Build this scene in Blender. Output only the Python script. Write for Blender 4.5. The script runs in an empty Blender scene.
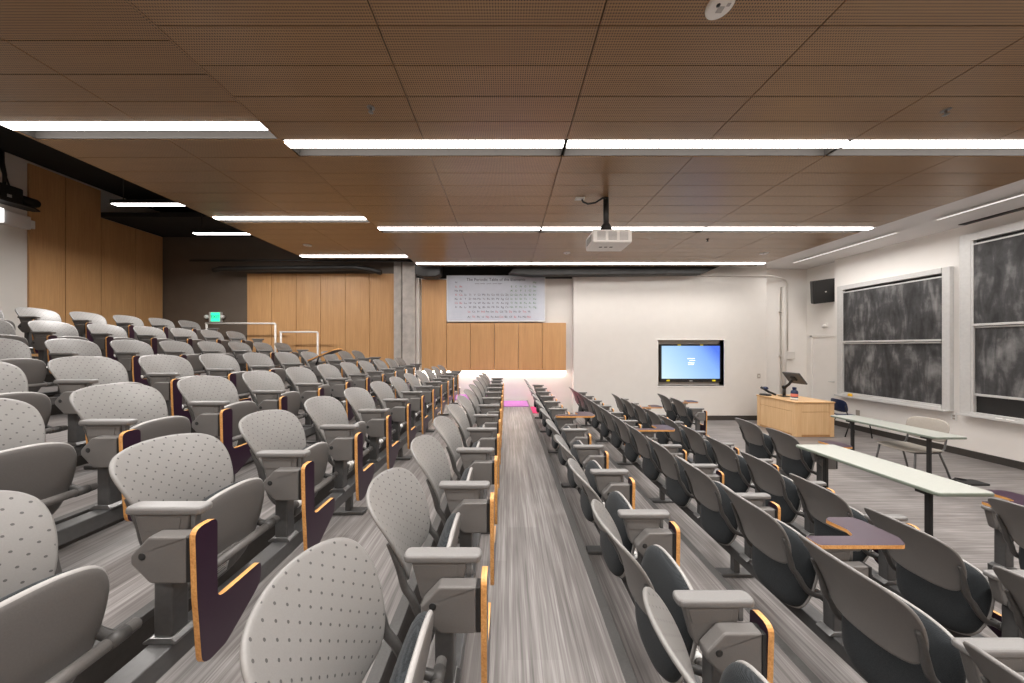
import bpy, bmesh, math, random
from mathutils import Vector, Matrix, Euler
random.seed(7)
PI = math.pi
scene = bpy.context.scene
COL = scene.collection

# ------------------------------------------------------------------ materials
def new_mat(name):
    m = bpy.data.materials.new(name); m.use_nodes = True
    nt = m.node_tree
    return m, nt, nt.nodes['Principled BSDF']

def plain(name, col, rough=0.5, metal=0.0, spec=0.5, noise=0.0, nscale=30.0, bump=0.0):
    m, nt, b = new_mat(name)
    b.inputs['Base Color'].default_value = (*col, 1)
    b.inputs['Roughness'].default_value = rough
    b.inputs['Metallic'].default_value = metal
    b.inputs['Specular IOR Level'].default_value = spec
    tc = nt.nodes.new('ShaderNodeTexCoord')
    n = nt.nodes.new('ShaderNodeTexNoise'); n.inputs['Scale'].default_value = nscale
    n.inputs['Detail'].default_value = 3
    nt.links.new(tc.outputs['Object'], n.inputs['Vector'])
    if noise > 0:
        r = nt.nodes.new('ShaderNodeValToRGB')
        r.color_ramp.elements[0].position = 0.3; r.color_ramp.elements[1].position = 0.7
        r.color_ramp.elements[0].color = (*[c*(1-noise) for c in col], 1)
        r.color_ramp.elements[1].color = (*[min(1, c*(1+noise)) for c in col], 1)
        nt.links.new(n.outputs['Fac'], r.inputs['Fac'])
        nt.links.new(r.outputs['Color'], b.inputs['Base Color'])
    if bump > 0:
        bp = nt.nodes.new('ShaderNodeBump'); bp.inputs['Strength'].default_value = bump
        bp.inputs['Distance'].default_value = 0.004
        nt.links.new(n.outputs['Fac'], bp.inputs['Height'])
        nt.links.new(bp.outputs['Normal'], b.inputs['Normal'])
    return m

def emit(name, col, strength):
    m, nt, b = new_mat(name)
    b.inputs['Base Color'].default_value = (*col, 1)
    b.inputs['Emission Color'].default_value = (*col, 1)
    b.inputs['Emission Strength'].default_value = strength
    return m

class G:
    """tiny node-graph helper"""
    def __init__(s, nt): s.nt = nt
    def n(s, t, **kw):
        x = s.nt.nodes.new(t)
        for k, v in kw.items(): setattr(x, k, v)
        return x
    def l(s, a, b): s.nt.links.new(a, b)
    def math(s, op, a, b=None, c=None):
        x = s.n('ShaderNodeMath', operation=op)
        for i, v in enumerate((a, b, c)):
            if v is None: continue
            if isinstance(v, (int, float)): x.inputs[i].default_value = v
            else: s.l(v, x.inputs[i])
        return x.outputs[0]
    def mix(s, f, a, b):
        x = s.n('ShaderNodeMix', data_type='RGBA')
        for sock, v in ((x.inputs[0], f), (x.inputs[6], a), (x.inputs[7], b)):
            if isinstance(v, (int, float)): sock.default_value = v
            elif isinstance(v, tuple): sock.default_value = (*v, 1)
            else: s.l(v, sock)
        return x.outputs[2]
    def ramp(s, f, stops):
        r = s.n('ShaderNodeValToRGB'); cr = r.color_ramp
        cr.elements[0].position = stops[0][0]; cr.elements[0].color = (*stops[0][1], 1)
        cr.elements[1].position = stops[-1][0]; cr.elements[1].color = (*stops[-1][1], 1)
        for p, c in stops[1:-1]:
            e = cr.elements.new(p); e.color = (*c, 1)
        s.l(f, r.inputs['Fac']); return r.outputs['Color']
    def noise(s, vec, scale, detail=4, rough=0.6):
        x = s.n('ShaderNodeTexNoise'); x.inputs['Scale'].default_value = scale
        x.inputs['Detail'].default_value = detail; x.inputs['Roughness'].default_value = rough
        s.l(vec, x.inputs['Vector']); return x.outputs['Fac']
    def mapping(s, vec, scale, loc=(0, 0, 0)):
        x = s.n('ShaderNodeMapping'); x.inputs['Scale'].default_value = scale
        x.inputs['Location'].default_value = loc
        s.l(vec, x.inputs['Vector']); return x.outputs['Vector']

def wood(name, c0, c1, grain_axis=2, rough=0.4, scale=1.0, dots=None, spec=0.5):
    """fine veneer; dots=(pitch, radius, depth_colour, axes) adds perforations"""
    m, nt, b = new_mat(name); g = G(nt)
    co = g.n('ShaderNodeTexCoord').outputs['Object']
    sc = [60*scale]*3; sc[grain_axis] = 1.6*scale
    f = g.noise(g.mapping(co, tuple(sc)), 1.0, 4)
    sc2 = [5*scale]*3; sc2[grain_axis] = 0.5*scale
    f2 = g.noise(g.mapping(co, tuple(sc2)), 1.0, 2)
    ff = g.math('ADD', g.math('MULTIPLY', f, 0.65), g.math('MULTIPLY', f2, 0.35))
    c = g.ramp(ff, [(0.36, c0), (0.64, c1)])
    if dots:
        pitch, rad, dc, axes = dots
        sp = g.n('ShaderNodeSeparateXYZ'); g.l(co, sp.inputs[0])
        q = []
        for a in axes:
            v = g.math('FRACT', g.math('DIVIDE', g.math('ADD', sp.outputs[a], 50.0), pitch))
            v = g.math('SUBTRACT', v, 0.5)
            q.append(g.math('MULTIPLY', v, v))
        d = g.math('SQRT', g.math('ADD', q[0], q[1]))
        c = g.mix(g.math('LESS_THAN', d, rad), c, dc)
    g.l(c, b.inputs['Base Color'])
    b.inputs['Roughness'].default_value = rough
    b.inputs['Specular IOR Level'].default_value = spec
    return m

def floor_mat(name, axis):
    m, nt, b = new_mat(name); g = G(nt)
    co = g.n('ShaderNodeTexCoord').outputs['Object']
    s1 = [36, 36, 1]; s1[axis] = 1.1
    s2 = [130, 130, 1]; s2[axis] = 2.4
    s3 = [3.0, 3.0, 1]; s3[axis] = 0.7
    f1 = g.noise(g.mapping(co, tuple(s1)), 1.0, 3)
    f2 = g.noise(g.mapping(co, tuple(s2)), 1.0, 2)
    f3 = g.noise(g.mapping(co, tuple(s3)), 1.0, 2)
    # planks of vinyl, each with its own tone
    br = g.n('ShaderNodeTexBrick'); br.offset = 0.37
    mp = g.n('ShaderNodeMapping')
    if axis == 1: mp.inputs['Rotation'].default_value = (0, 0, PI/2)
    g.l(co, mp.inputs['Vector']); g.l(mp.outputs[0], br.inputs['Vector'])
    br.inputs['Scale'].default_value = 1.0
    br.inputs['Brick Width'].default_value = 1.15; br.inputs['Row Height'].default_value = 0.29
    br.inputs['Mortar Size'].default_value = 0.0015; br.inputs['Mortar Smooth'].default_value = 0.0
    br.inputs['Color1'].default_value = (0.38, 0.38, 0.38, 1); br.inputs['Color2'].default_value = (0.62, 0.62, 0.62, 1)
    br.inputs['Mortar'].default_value = (0.3, 0.3, 0.3, 1)
    f = g.math('ADD', g.math('MULTIPLY', f1, 0.44), g.math('MULTIPLY', f2, 0.24))
    f = g.math('ADD', f, g.math('MULTIPLY', f3, 0.20))
    f = g.math('ADD', f, g.math('MULTIPLY', br.outputs['Color'], 0.12))
    c = g.ramp(f, [(0.35, (0.065, 0.058, 0.055)), (0.5, (0.165, 0.152, 0.146)), (0.65, (0.330, 0.312, 0.304))])
    g.l(c, b.inputs['Base Color'])
    b.inputs['Roughness'].default_value = 0.38
    b.inputs['Specular IOR Level'].default_value = 0.5
    return m

def dotted_plastic(name, col):
    """grey moulded plastic with a staggered grid of small dimples (object y,z)"""
    m, nt, b = new_mat(name); g = G(nt)
    co = g.n('ShaderNodeTexCoord').outputs['Object']
    sp = g.n('ShaderNodeSeparateXYZ'); g.l(co, sp.inputs[0])
    pitch = 0.050
    def grid(dy, dz):
        q = []
        for a, o in ((1, dy), (2, dz)):
            v = g.math('FRACT', g.math('DIVIDE', g.math('ADD', sp.outputs[a], 5.0+o), pitch))
            v = g.math('MULTIPLY', g.math('SUBTRACT', v, 0.5), pitch)
            q.append(g.math('MULTIPLY', v, v))
        return g.math('SQRT', g.math('ADD', q[0], q[1]))
    d = g.math('MINIMUM', grid(0, 0), grid(pitch/2, pitch/2))
    hole = g.math('LESS_THAN', d, 0.0038)
    n = g.noise(co, 250, 2)
    c0 = g.mix(n, tuple(x*0.92 for x in col), tuple(x*1.08 for x in col))
    c = g.mix(hole, c0, tuple(x*0.30 for x in col))
    g.l(c, b.inputs['Base Color']); b.inputs['Roughness'].default_value = 0.42
    bp = g.n('ShaderNodeBump'); bp.inputs['Strength'].default_value = 0.08; bp.inputs['Distance'].default_value = 0.002
    g.l(n, bp.inputs['Height']); g.l(bp.outputs[0], b.inputs['Normal'])
    return m

def fabric(name, c0, c1):
    m, nt, b = new_mat(name); g = G(nt)
    co = g.n('ShaderNodeTexCoord').outputs['Object']
    f = g.noise(co, 260, 2)
    w = g.n('ShaderNodeTexWave'); w.inputs['Scale'].default_value = 60; w.bands_direction = 'Z'
    w.inputs['Distortion'].default_value = 2; w.inputs['Detail'].default_value = 1
    g.l(co, w.inputs['Vector'])
    ff = g.math('ADD', g.math('MULTIPLY', f, 0.7), g.math('MULTIPLY', w.outputs['Fac'], 0.3))
    g.l(g.ramp(ff, [(0.3, c0), (0.7, c1)]), b.inputs['Base Color'])
    b.inputs['Roughness'].default_value = 0.95; b.inputs['Specular IOR Level'].default_value = 0.15
    b.inputs['Sheen Weight'].default_value = 0.08
    bp = g.n('ShaderNodeBump'); bp.inputs['Strength'].default_value = 0.3; bp.inputs['Distance'].default_value = 0.002
    g.l(ff, bp.inputs['Height']); g.l(bp.outputs[0], b.inputs['Normal'])
    return m

def chalkboard(name):
    m, nt, b = new_mat(name); g = G(nt)
    co = g.n('ShaderNodeTexCoord').outputs['Object']
    f1 = g.noise(g.mapping(co, (1.0, 1.1, 0.9)), 2.2, 6, 0.65)
    d = g.n('ShaderNodeTexNoise'); d.inputs['Scale'].default_value = 1.7; d.inputs['Distortion'].default_value = 1.1
    d.inputs['Detail'].default_value = 6; g.l(g.mapping(co, (1, 2.3, 0.7)), d.inputs['Vector'])
    w = g.n('ShaderNodeTexNoise'); w.inputs['Scale'].default_value = 1.0; w.inputs['Distortion'].default_value = 1.2
    w.inputs['Detail'].default_value = 5; g.l(g.mapping(co, (1, 9, 1.4)), w.inputs['Vector'])
    f = g.math('ADD', g.math('MULTIPLY', f1, 0.35), g.math('MULTIPLY', d.outputs['Fac'], 0.4))
    f = g.math('ADD', f, g.math('MULTIPLY', w.outputs['Fac'], 0.25))
    c = g.ramp(f, [(0.40, (0.024, 0.024, 0.025)), (0.5, (0.060, 0.060, 0.062)), (0.64, (0.24, 0.24, 0.24))])
    g.l(c, b.inputs['Base Color']); b.inputs['Roughness'].default_value = 0.7
    return m

def screen_mat(name):
    m, nt, b = new_mat(name); g = G(nt)
    co = g.n('ShaderNodeTexCoord').outputs['Generated']
    sp = g.n('ShaderNodeSeparateXYZ'); g.l(co, sp.inputs[0])
    t = g.math('ADD', g.math('MULTIPLY', sp.outputs[0], 0.75), g.math('MULTIPLY', sp.outputs[2], 0.35))
    c = g.ramp(t, [(0.0, (0.70, 0.92, 1.0)), (0.4, (0.46, 0.72, 1.0)), (0.8, (0.26, 0.48, 0.98)), (1.0, (0.10, 0.22, 0.90))])
    b.inputs['Base Color'].default_value = (0.01, 0.01, 0.01, 1)
    g.l(c, b.inputs['Emission Color']); b.inputs['Emission Strength'].default_value = 0.86
    b.inputs['Roughness'].default_value = 0.2
    return m

GREY = (0.196, 0.190, 0.183)
M = dict(
    shell=dotted_plastic('perforated_grey_plastic', GREY),
    plastic=plain('shaded_grey_plastic', (0.138, 0.131, 0.125), 0.42, noise=0.05, nscale=200, bump=0.06),  # seat grey darkened to paint in shade on pans, housings and shell backs
    shellrim=plain('grey_plastic_edge', GREY, 0.42, noise=0.04, nscale=120),
    rim=plain('pale_grey_plastic', (0.30, 0.29, 0.28), 0.4, noise=0.04, nscale=120),
    armpad=plain('arm_pad_plastic', (0.165, 0.161, 0.157), 0.38, noise=0.05, nscale=200, bump=0.05),
    dark=plain('dark_grey_plastic', (0.060, 0.058, 0.056), 0.45, noise=0.1, nscale=90),
    black=plain('black_plastic', (0.012, 0.012, 0.012), 0.5, noise=0.2, nscale=60),
    steel=plain('grey_coated_steel', (0.10, 0.10, 0.10), 0.38, 0.3, noise=0.08, nscale=40),
    bright=plain('bare_metal', (0.24, 0.24, 0.24), 0.35, 0.7, noise=0.1, nscale=40),
    fabric=fabric('charcoal_fabric', (0.010, 0.0115, 0.013), (0.030, 0.034, 0.037)),
    laminate=plain('aubergine_laminate', (0.028, 0.011, 0.025), 0.3, noise=0.12, nscale=300, spec=0.5),
    edge=wood('plywood_edge', (0.50, 0.22, 0.055), (0.78, 0.42, 0.15), 1, 0.45, 1.5),
    sticker=plain('white_sticker', (0.80, 0.80, 0.78), 0.6, noise=0.03),
    white=plain('white_paint', (0.70, 0.675, 0.64), 0.6, noise=0.015, nscale=4),
    ceilwhite=plain('white_ceiling_paint', (0.72, 0.70, 0.69), 0.7, noise=0.015, nscale=4),
    brown=plain('dark_brown_paint', (0.125, 0.100, 0.080), 0.55, noise=0.06, nscale=3),
    void=plain('black_plenum_paint', (0.012, 0.011, 0.010), 0.9, noise=0.2, nscale=3),
    duct=plain('dark_duct_metal', (0.016, 0.015, 0.014), 0.5, 0.1, noise=0.2, nscale=6),
    concrete=plain('bare_concrete', (0.46, 0.43, 0.40), 0.6, noise=0.16, nscale=5, bump=0.1),
    panel=wood('wall_veneer', (0.50, 0.275, 0.118), (0.62, 0.36, 0.165), 2, 0.42, 1.0),
    ceil=wood('perforated_ceiling_veneer', (0.305, 0.172, 0.076), (0.375, 0.220, 0.100), 0, 0.30, 1.0,
              dots=(0.0189, 0.27, (0.018, 0.009, 0.005), (0, 1)), spec=0.8),
    maple=wood('maple_veneer', (0.66, 0.41, 0.20), (0.78, 0.53, 0.29), 2, 0.4, 1.0),
    mapleedge=wood('maple_edge_band', (0.42, 0.21, 0.075), (0.54, 0.29, 0.115), 2, 0.45, 1.0),
    floorY=floor_mat('streaked_vinyl_lengthwise', 1),
    floorX=floor_mat('streaked_vinyl_crosswise', 0),
    base=plain('black_rubber_base', (0.045, 0.040, 0.036), 0.5, noise=0.1),
    purple=plain('violet_carpet', (0.36, 0.13, 0.38), 0.9, noise=0.1, nscale=60),
    pink=plain('crimson_carpet', (0.60, 0.03, 0.14), 0.9, noise=0.1, nscale=60),
    chalk=chalkboard('chalk_smeared_slate'),
    alu=plain('satin_aluminium', (0.62, 0.62, 0.61), 0.45, 0.2, noise=0.04, nscale=20),
    table=plain('speckled_grey_laminate', (0.33, 0.34, 0.31), 0.4, noise=0.09, nscale=140),
    tedge=plain('sage_green_edge', (0.17, 0.20, 0.165), 0.5, noise=0.05),
    beige=plain('pale_beige_plastic', (0.36, 0.33, 0.29), 0.4, noise=0.05, nscale=60),
    blue=plain('navy_blue_plastic', (0.012, 0.024, 0.075), 0.45, noise=0.1),
    red=plain('salmon_print', (0.75, 0.22, 0.16), 0.6, noise=0.1),
    yellow=plain('yellow_sponge', (0.85, 0.48, 0.03), 0.7, noise=0.1),
    offwhite=plain('projector_white', (0.80, 0.78, 0.75), 0.45, noise=0.02),
    trough=plain('grey_trough_paint', (0.06, 0.054, 0.048), 0.6, noise=0.02),
    white_lit=plain('white_paint_lit', (0.86, 0.84, 0.81), 0.6, noise=0.012, nscale=4),  # white paint lightened: brightness of the lit right-hand walls put into the colour
    vent=plain('pale_grey_grille', (0.42, 0.41, 0.40), 0.6, noise=0.1, nscale=90),
    poster=plain('poster_paper', (0.55, 0.58, 0.65), 0.6, noise=0.03, nscale=6),
    ink=plain('black_ink', (0.03, 0.03, 0.05), 0.6, noise=0.05),
    inkred=plain('red_ink', (0.50, 0.05, 0.07), 0.6, noise=0.05),
    inkgreen=plain('green_ink', (0.05, 0.20, 0.07), 0.6, noise=0.05),
    cell=plain('pale_blue_print', (0.50, 0.55, 0.64), 0.6, noise=0.05),
    lamp=emit('led_diffuser', (1.0, 0.955, 0.92), 8.0),
    lampU=emit('undershelf_led', (1.0, 0.93, 0.85), 26.0),
    exitgreen=emit('exit_green', (0.03, 0.80, 0.42), 1.1),
    screen=screen_mat('blue_login_screen'),
    text=emit('screen_text_white', (0.82, 0.93, 1.0), 0.85),
    soft=emit('added_slot_glow', (1.0, 0.97, 0.94), 0.75),  # glow added to the plain ceiling slots
    spark=emit('emergency_lamp', (1.0, 0.97, 0.95), 1.6),
    amber=plain('yellow_cap', (0.85, 0.72, 0.02), 0.5, noise=0.05),
)

# ------------------------------------------------------------------ mesh tools
class MB:
    def __init__(s): s.bm = bmesh.new(); s.mats = []
    def mi(s, m):
        if m not in s.mats: s.mats.append(m)
        return s.mats.index(m)
    def merge(s, t, m, smooth=False):
        i = s.mi(m)
        for f in t.faces:
            f.material_index = i; f.smooth = smooth
        me = bpy.data.meshes.new('tmp'); t.to_mesh(me); t.free()
        s.bm.from_mesh(me); bpy.data.meshes.remove(me)
    def box(s, a, b, m, bev=0.0, seg=2, rot=None, at=None):
        t = bmesh.new(); bmesh.ops.create_cube(t, size=1)
        c = [(a[i]+b[i])/2 for i in range(3)]; d = [abs(b[i]-a[i]) for i in range(3)]
        for v in t.verts: v.co = Vector((v.co.x*d[0], v.co.y*d[1], v.co.z*d[2]))
        if bev > 0:
            bmesh.ops.bevel(t, geom=t.edges[:], offset=min(bev, min(d)*0.49), segments=seg, profile=0.5, affect='EDGES')
        mat = Matrix.Translation(Vector(c))
        if rot: mat = Matrix.Translation(Vector(c)) @ Euler(rot).to_matrix().to_4x4()
        bmesh.ops.transform(t, matrix=mat, verts=t.verts)
        s.merge(t, m); return s
    def prism(s, poly, axis, lo, hi, m, bev=0.0, seg=2, side=None, frame=None):
        """polygon (u,v) extruded along axis: 0 -> (y,z), 1 -> (x,z), 2 -> (x,y)"""
        t = bmesh.new()
        def P(u, v, w):
            return {0: (w, u, v), 1: (u, w, v), 2: (u, v, w)}[axis]
        A = [t.verts.new(P(u, v, lo)) for u, v in poly]; B = [t.verts.new(P(u, v, hi)) for u, v in poly]
        fa = t.faces.new(A); fb = t.faces.new(B[::-1])
        n = len(poly)
        sides = [t.faces.new((A[(i+1) % n], A[i], B[i], B[(i+1) % n])) for i in range(n)]
        bmesh.ops.recalc_face_normals(t, faces=t.faces[:])
        if side is not None:
            si = s.mi(side); mi = s.mi(m)
        if bev > 0:
            es = [e for e in t.edges if (e in fa.edges[:]) or (e in fb.edges[:])]
            bmesh.ops.bevel(t, geom=es, offset=bev, segments=seg, profile=0.5, affect='EDGES')
        if frame is not None: bmesh.ops.transform(t, matrix=frame, verts=t.verts)
        if side is None: s.merge(t, m)
        else:
            ax = Vector(P(0, 0, 1)) if frame is None else (frame.to_3x3() @ Vector(P(0, 0, 1)))
            t.normal_update()
            for f in t.faces:
                f.material_index = mi if abs(f.normal.dot(ax.normalized())) > 0.9 else si
            me = bpy.data.meshes.new('tmp'); t.to_mesh(me); t.free()
            s.bm.from_mesh(me); bpy.data.meshes.remove(me)
        return s
    def tube(s, pts, r, m, n=10, flat=None, cap=True):
        """swept round (or elliptic flat=(ry factor)) tube"""
        t = bmesh.new(); pts = [Vector(p) for p in pts]; rings = []
        prev = None
        for i, p in enumerate(pts):
            d = (pts[min(i+1, len(pts)-1)] - pts[max(i-1, 0)]).normalized()
            up = Vector((0, 0, 1)) if abs(d.z) < 0.95 else Vector((0, 1, 0))
            if prev is None: u = d.cross(up).normalized()
            else: u = (prev - d*prev.dot(d)).normalized()
            prev = u; v = d.cross(u).normalized()
            rr = r[i] if isinstance(r, (list, tuple)) else r
            fa = flat or 1.0
            rings.append([t.verts.new(p + u*math.cos(2*PI*k/n)*rr*fa + v*math.sin(2*PI*k/n)*rr) for k in range(n)])
        for a, b in zip(rings, rings[1:]):
            for k in range(n): t.faces.new((a[k], a[(k+1) % n], b[(k+1) % n], b[k]))
        if cap: t.faces.new(rings[0][::-1]); t.faces.new(rings[-1])
        bmesh.ops.recalc_face_normals(t, faces=t.faces[:])
        s.merge(t, m, True); return s
    def lathe(s, prof, m, n=24, frame=None):
        t = bmesh.new(); rings = []
        for r, z in prof:
            rings.append([t.verts.new((r*math.cos(2*PI*k/n), r*math.sin(2*PI*k/n), z)) for k in range(n)])
        for a, b in zip(rings, rings[1:]):
            for k in range(n): t.faces.new((a[k], a[(k+1) % n], b[(k+1) % n], b[k]))
        t.faces.new(rings[0][::-1]); t.faces.new(rings[-1])
        bmesh.ops.recalc_face_normals(t, faces=t.faces[:])
        if frame is not None: bmesh.ops.transform(t, matrix=frame, verts=t.verts)
        s.merge(t, m, True); return s
    def rings(s, loops, ms, cap0=True, cap1=True):
        """list of closed point loops skinned together; ms = material per band (+caps fan)"""
        vs = [[s.bm.verts.new(p) for p in lp] for lp in loops]
        n = len(loops[0]); made = []
        for j in range(len(vs)-1):
            i = s.mi(ms[min(j, len(ms)-1)])
            for k in range(n):
                f = s.bm.faces.new((vs[j][k], vs[j][(k+1) % n], vs[j+1][(k+1) % n], vs[j+1][k]))
                f.material_index = i; f.smooth = True; made.append(f)
        for flag, lp, mm in ((cap0, vs[0], ms[0]), (cap1, vs[-1], ms[-1])):
            if flag:
                f = s.bm.faces.new(lp); f.material_index = s.mi(mm); f.smooth = True; made.append(f)
        bmesh.ops.recalc_face_normals(s.bm, faces=made)
        return s
    def mesh(s, name):
        me = bpy.data.meshes.new(name)
        s.bm.to_mesh(me); s.bm.free()
        for m in s.mats: me.materials.append(m)
        return me
    def build(s, name, parent=None, loc=None, label=None):
        o = bpy.data.objects.new(name, s.mesh(name)); COL.objects.link(o)
        if parent is not None: o.parent = parent
        if loc is not None: o.location = loc
        if label: o['label'] = label
        return o

def thing(name, label, cat, loc=(0, 0, 0), rz=0.0, group=None):
    o = bpy.data.objects.new(name, None); COL.objects.link(o)
    o.empty_display_size = 0.1
    o.location = loc; o.rotation_euler = (0, 0, rz); o['label'] = label; o['category'] = cat
    if group: o['group'] = group
    return o
def tag(o, label, cat, group=None):
    o['label'] = label; o['category'] = cat
    if group: o['group'] = group
    return o
def struct(mb, name, label=None):
    o = mb.build(name); o['kind'] = 'structure'
    if label: o['label'] = label
    return o

def rounded(poly, rad, seg=5):
    """round the corners of a polygon; rad = number or per-corner list"""
    out = []; n = len(poly)
    for i in range(n):
        p = Vector(poly[i]); a = Vector(poly[i-1]); b = Vector(poly[(i+1) % n])
        r = rad[i] if isinstance(rad, (list, tuple)) else rad
        if r <= 0: out.append(tuple(p)); continue
        da = (a-p); db = (b-p)
        ang = da.angle(db); L = min(r/math.tan(ang/2), da.length*0.48, db.length*0.48)
        p0 = p + da.normalized()*L; p1 = p + db.normalized()*L
        for k in range(seg+1):
            t = k/seg
            q = p0*(1-t)**2 + p*2*t*(1-t) + p1*t*t
            out.append(tuple(q))
    return out

def closed_curve(half, sub=5):
    """mirror a half outline (s,t), s>=0 bottom->top, and smooth it (Catmull-Rom)"""
    pts = half + [(-a, b) for a, b in half[::-1] if a > 1e-6]
    n = len(pts); out = []
    for i in range(n):
        p0, p1, p2, p3 = (Vector(pts[(i+k-1) % n]) for k in range(4))
        for k in range(sub):
            t = k/sub
            q = 0.5*((2*p1) + (p2-p0)*t + (2*p0-5*p1+4*p2-p3)*t*t + (3*p1-p0-3*p2+p3)*t**3)
            out.append((q.x, q.y))
    return out

# ------------------------------------------------------------------ camera
F = 300.0
HC = 2.2                       # eye height above the front floor
cam = bpy.data.cameras.new('camera'); co_ = bpy.data.objects.new('camera', cam); COL.objects.link(co_)
co_.location = (0, 0, HC); co_.rotation_euler = (PI/2, 0, 0)
cam.sensor_width = 36.0; cam.lens = F/1024*36.0
cam.shift_x = 5.0/1024; cam.shift_y = 5.5/1024
cam.clip_start = 0.05; cam.clip_end = 60
scene.camera = co_

# ------------------------------------------------------------------ seating layout
PITCH = 0.627; Y0 = 1.235
def YA(k, row=''):
    return Y0 + PITCH*k - (0.05 if k == -1 and row == 'L2' else 0) + (({0: 0.15, 1: 0.15, 2: 0.15, 5: -0.2, 6: -0.2, 7: -0.2}.get(k, 0)) if row == 'R4' else 0)
#  key : (x of the rear end of the arm pads, tread height, first seat, last seat)
ROWS = {
    'R4': (4.20, 0.00), 'R3': (2.985, 0.00), 'R2': (1.86, 0.18), 'R1': (0.690, 0.38),
    'L1': (-0.42, 0.56), 'L2': (-1.545, 0.754), 'L3': (-2.63, 0.95), 'L4': (-3.73, 1.13),
    'L5': (-5.69, 1.33), 'L6': (-6.91, 1.627), 'L7': (-8.12, 1.91),
}
SEATS = {
    'R4': [0, 1, 5, 6, 9, 10], 'R3': list(range(0, 11)), 'R2': list(range(-1, 11)), 'R1': list(range(-1, 11)),
    'L1': list(range(-1, 11)), 'L2': list(range(-1, 11)), 'L3': list(range(0, 11)), 'L4': list(range(1, 11)),
    'L5': list(range(3, 11)), 'L6': list(range(4, 11)), 'L7': list(range(5, 11)),
}
ORD = ['', 'first', 'second', 'third', 'fourth', 'fifth', 'sixth', 'seventh', 'eighth', 'ninth', 'tenth', 'eleventh', 'twelfth']
ROWNAME = {'R4': 'front row right of the aisle', 'R3': 'third row right of the aisle', 'R2': 'second row right of the aisle',
           'R1': 'first row right of the aisle'}
for i in range(1, 8): ROWNAME['L%d' % i] = (ORD[i] if i < 7 else 'topmost') + ' row left of the aisle'

# ------------------------------------------------------------------ room shell
YB, YL, YREAR = 9.02, 9.22, -5.0      # screen wall, panelled back wall, wall behind the viewer
XR, XL = 9.24, -10.6
ZC = HC + 2.25                         # wood ceiling
ZW = HC + 2.45                         # white ceiling / upper wood ceiling
XE, XS, XO = 6.93, -2.457, -5.57       # right edge, step, left edge of the wood ceiling

# floor: one stepped slab, the treads as facets of one mesh
# tread i spans edges[i]..edges[i+1], counted from the left wall
hs = ['L7', 'L6', 'L5', 'L4', 'L3', 'L2', 'L1', 'R1', 'R2', 'R3', 'R4']
edges = [XL-0.2, -7.03, -5.80, -3.86, -2.77, -1.70, -0.56, 0.63, 1.70, 2.83, 4.45, XR+0.6]
mb = MB()
for i, h in enumerate(hs):
    if h == 'R4': continue
    z = ROWS[h][1]
    mb.box((edges[i], YREAR, -0.35), (edges[i+1], YL+0.1, z), M['floorY'])
    if i < 9 and ROWS[hs[i+1]][1] < z - 0.01:   # dark riser face with a nosing
        mb.box((edges[i+1], YREAR, ROWS[hs[i+1]][1]), (edges[i+1]+0.006, YL, z-0.035), M['base'])
        mb.box((edges[i+1]-0.05, YREAR, z-0.034), (edges[i+1]+0.012, YL, z+0.003), M['dark'], 0.004)
struct(mb, 'floor_tiers')
mb = MB(); mb.box((4.45, YREAR, -0.35), (XR+0.6, YL+0.5, 0), M['floorX']); struct(mb, 'floor')
# coloured carpet of the cross aisle at the far end
for n, (h, x0, x1, m) in enumerate([('L1', -0.40, 0.60, 'purple'), ('L2', -1.50, -0.56, 'purple'), ('R1', 0.66, 1.60, 'pink')]):
    mb = MB(); z = ROWS[h][1]
    mb.box((x0, 8.22, z), (x1, 9.10, z+0.012), M[m], 0.004); struct(mb, 'floor_carpet_%d' % (n+1))

# walls -----------------------------------------------------------
# screen wall with a recess for the display
TX0, TX1, TZ0, TZ1 = 4.54, 6.52, HC-1.17, HC+0.21
mb = MB(); X0, X1, ZT = 2.0, 7.80, HC+2.45
mb.box((X0, YB, 0), (TX0, YL+0.4, ZT), M['white']); mb.box((TX1, YB, 0), (X1, YL+0.4, ZT), M['white'])
mb.box((TX0, YB, 0), (TX1, YL+0.4, TZ0), M['white']); mb.box((TX0, YB, TZ1), (TX1, YL+0.4, ZT), M['white'])
mb.box((TX0, YB+0.20, TZ0), (TX1, YL+0.4, TZ1), M['white'])
mb.box((X0, YB, ZT), (X1, YL+0.4, HC+4.2), M['void'])
struct(mb, 'wall_back')
mb = MB()                              # thin pale reveal around the recess
for a, b in (((TX0-0.03, TZ0-0.03), (TX1+0.03, TZ0)), ((TX0-0.03, TZ1), (TX1+0.03, TZ1+0.03)), ((TX0-0.03, TZ0), (TX0, TZ1)), ((TX1, TZ0), (TX1+0.03, TZ1))):
    mb.box((a[0], YB-0.012, a[1]), (b[0], YB+0.19, b[1]), M['offwhite'], 0.004)
struct(mb, 'trim_recess')
mb = MB(); mb.box((7.80, 9.45, 0), (9.9, 9.7, HC+4.2), M['white_lit']); struct(mb, 'wall_back_corner')
mb = MB(); mb.box((-3.0, YL, 0), (2.0, YL+0.3, HC+2.10), M['white'])
mb.box((-3.0, YL, HC+2.10), (2.0, YL+0.3, HC+4.2), M['void']); struct(mb, 'wall_back_middle')
mb = MB(); mb.box((XL-0.4, YL, 0), (-3.0, YL+0.3, HC+4.2), M['brown']); struct(mb, 'wall_back_left')
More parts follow.
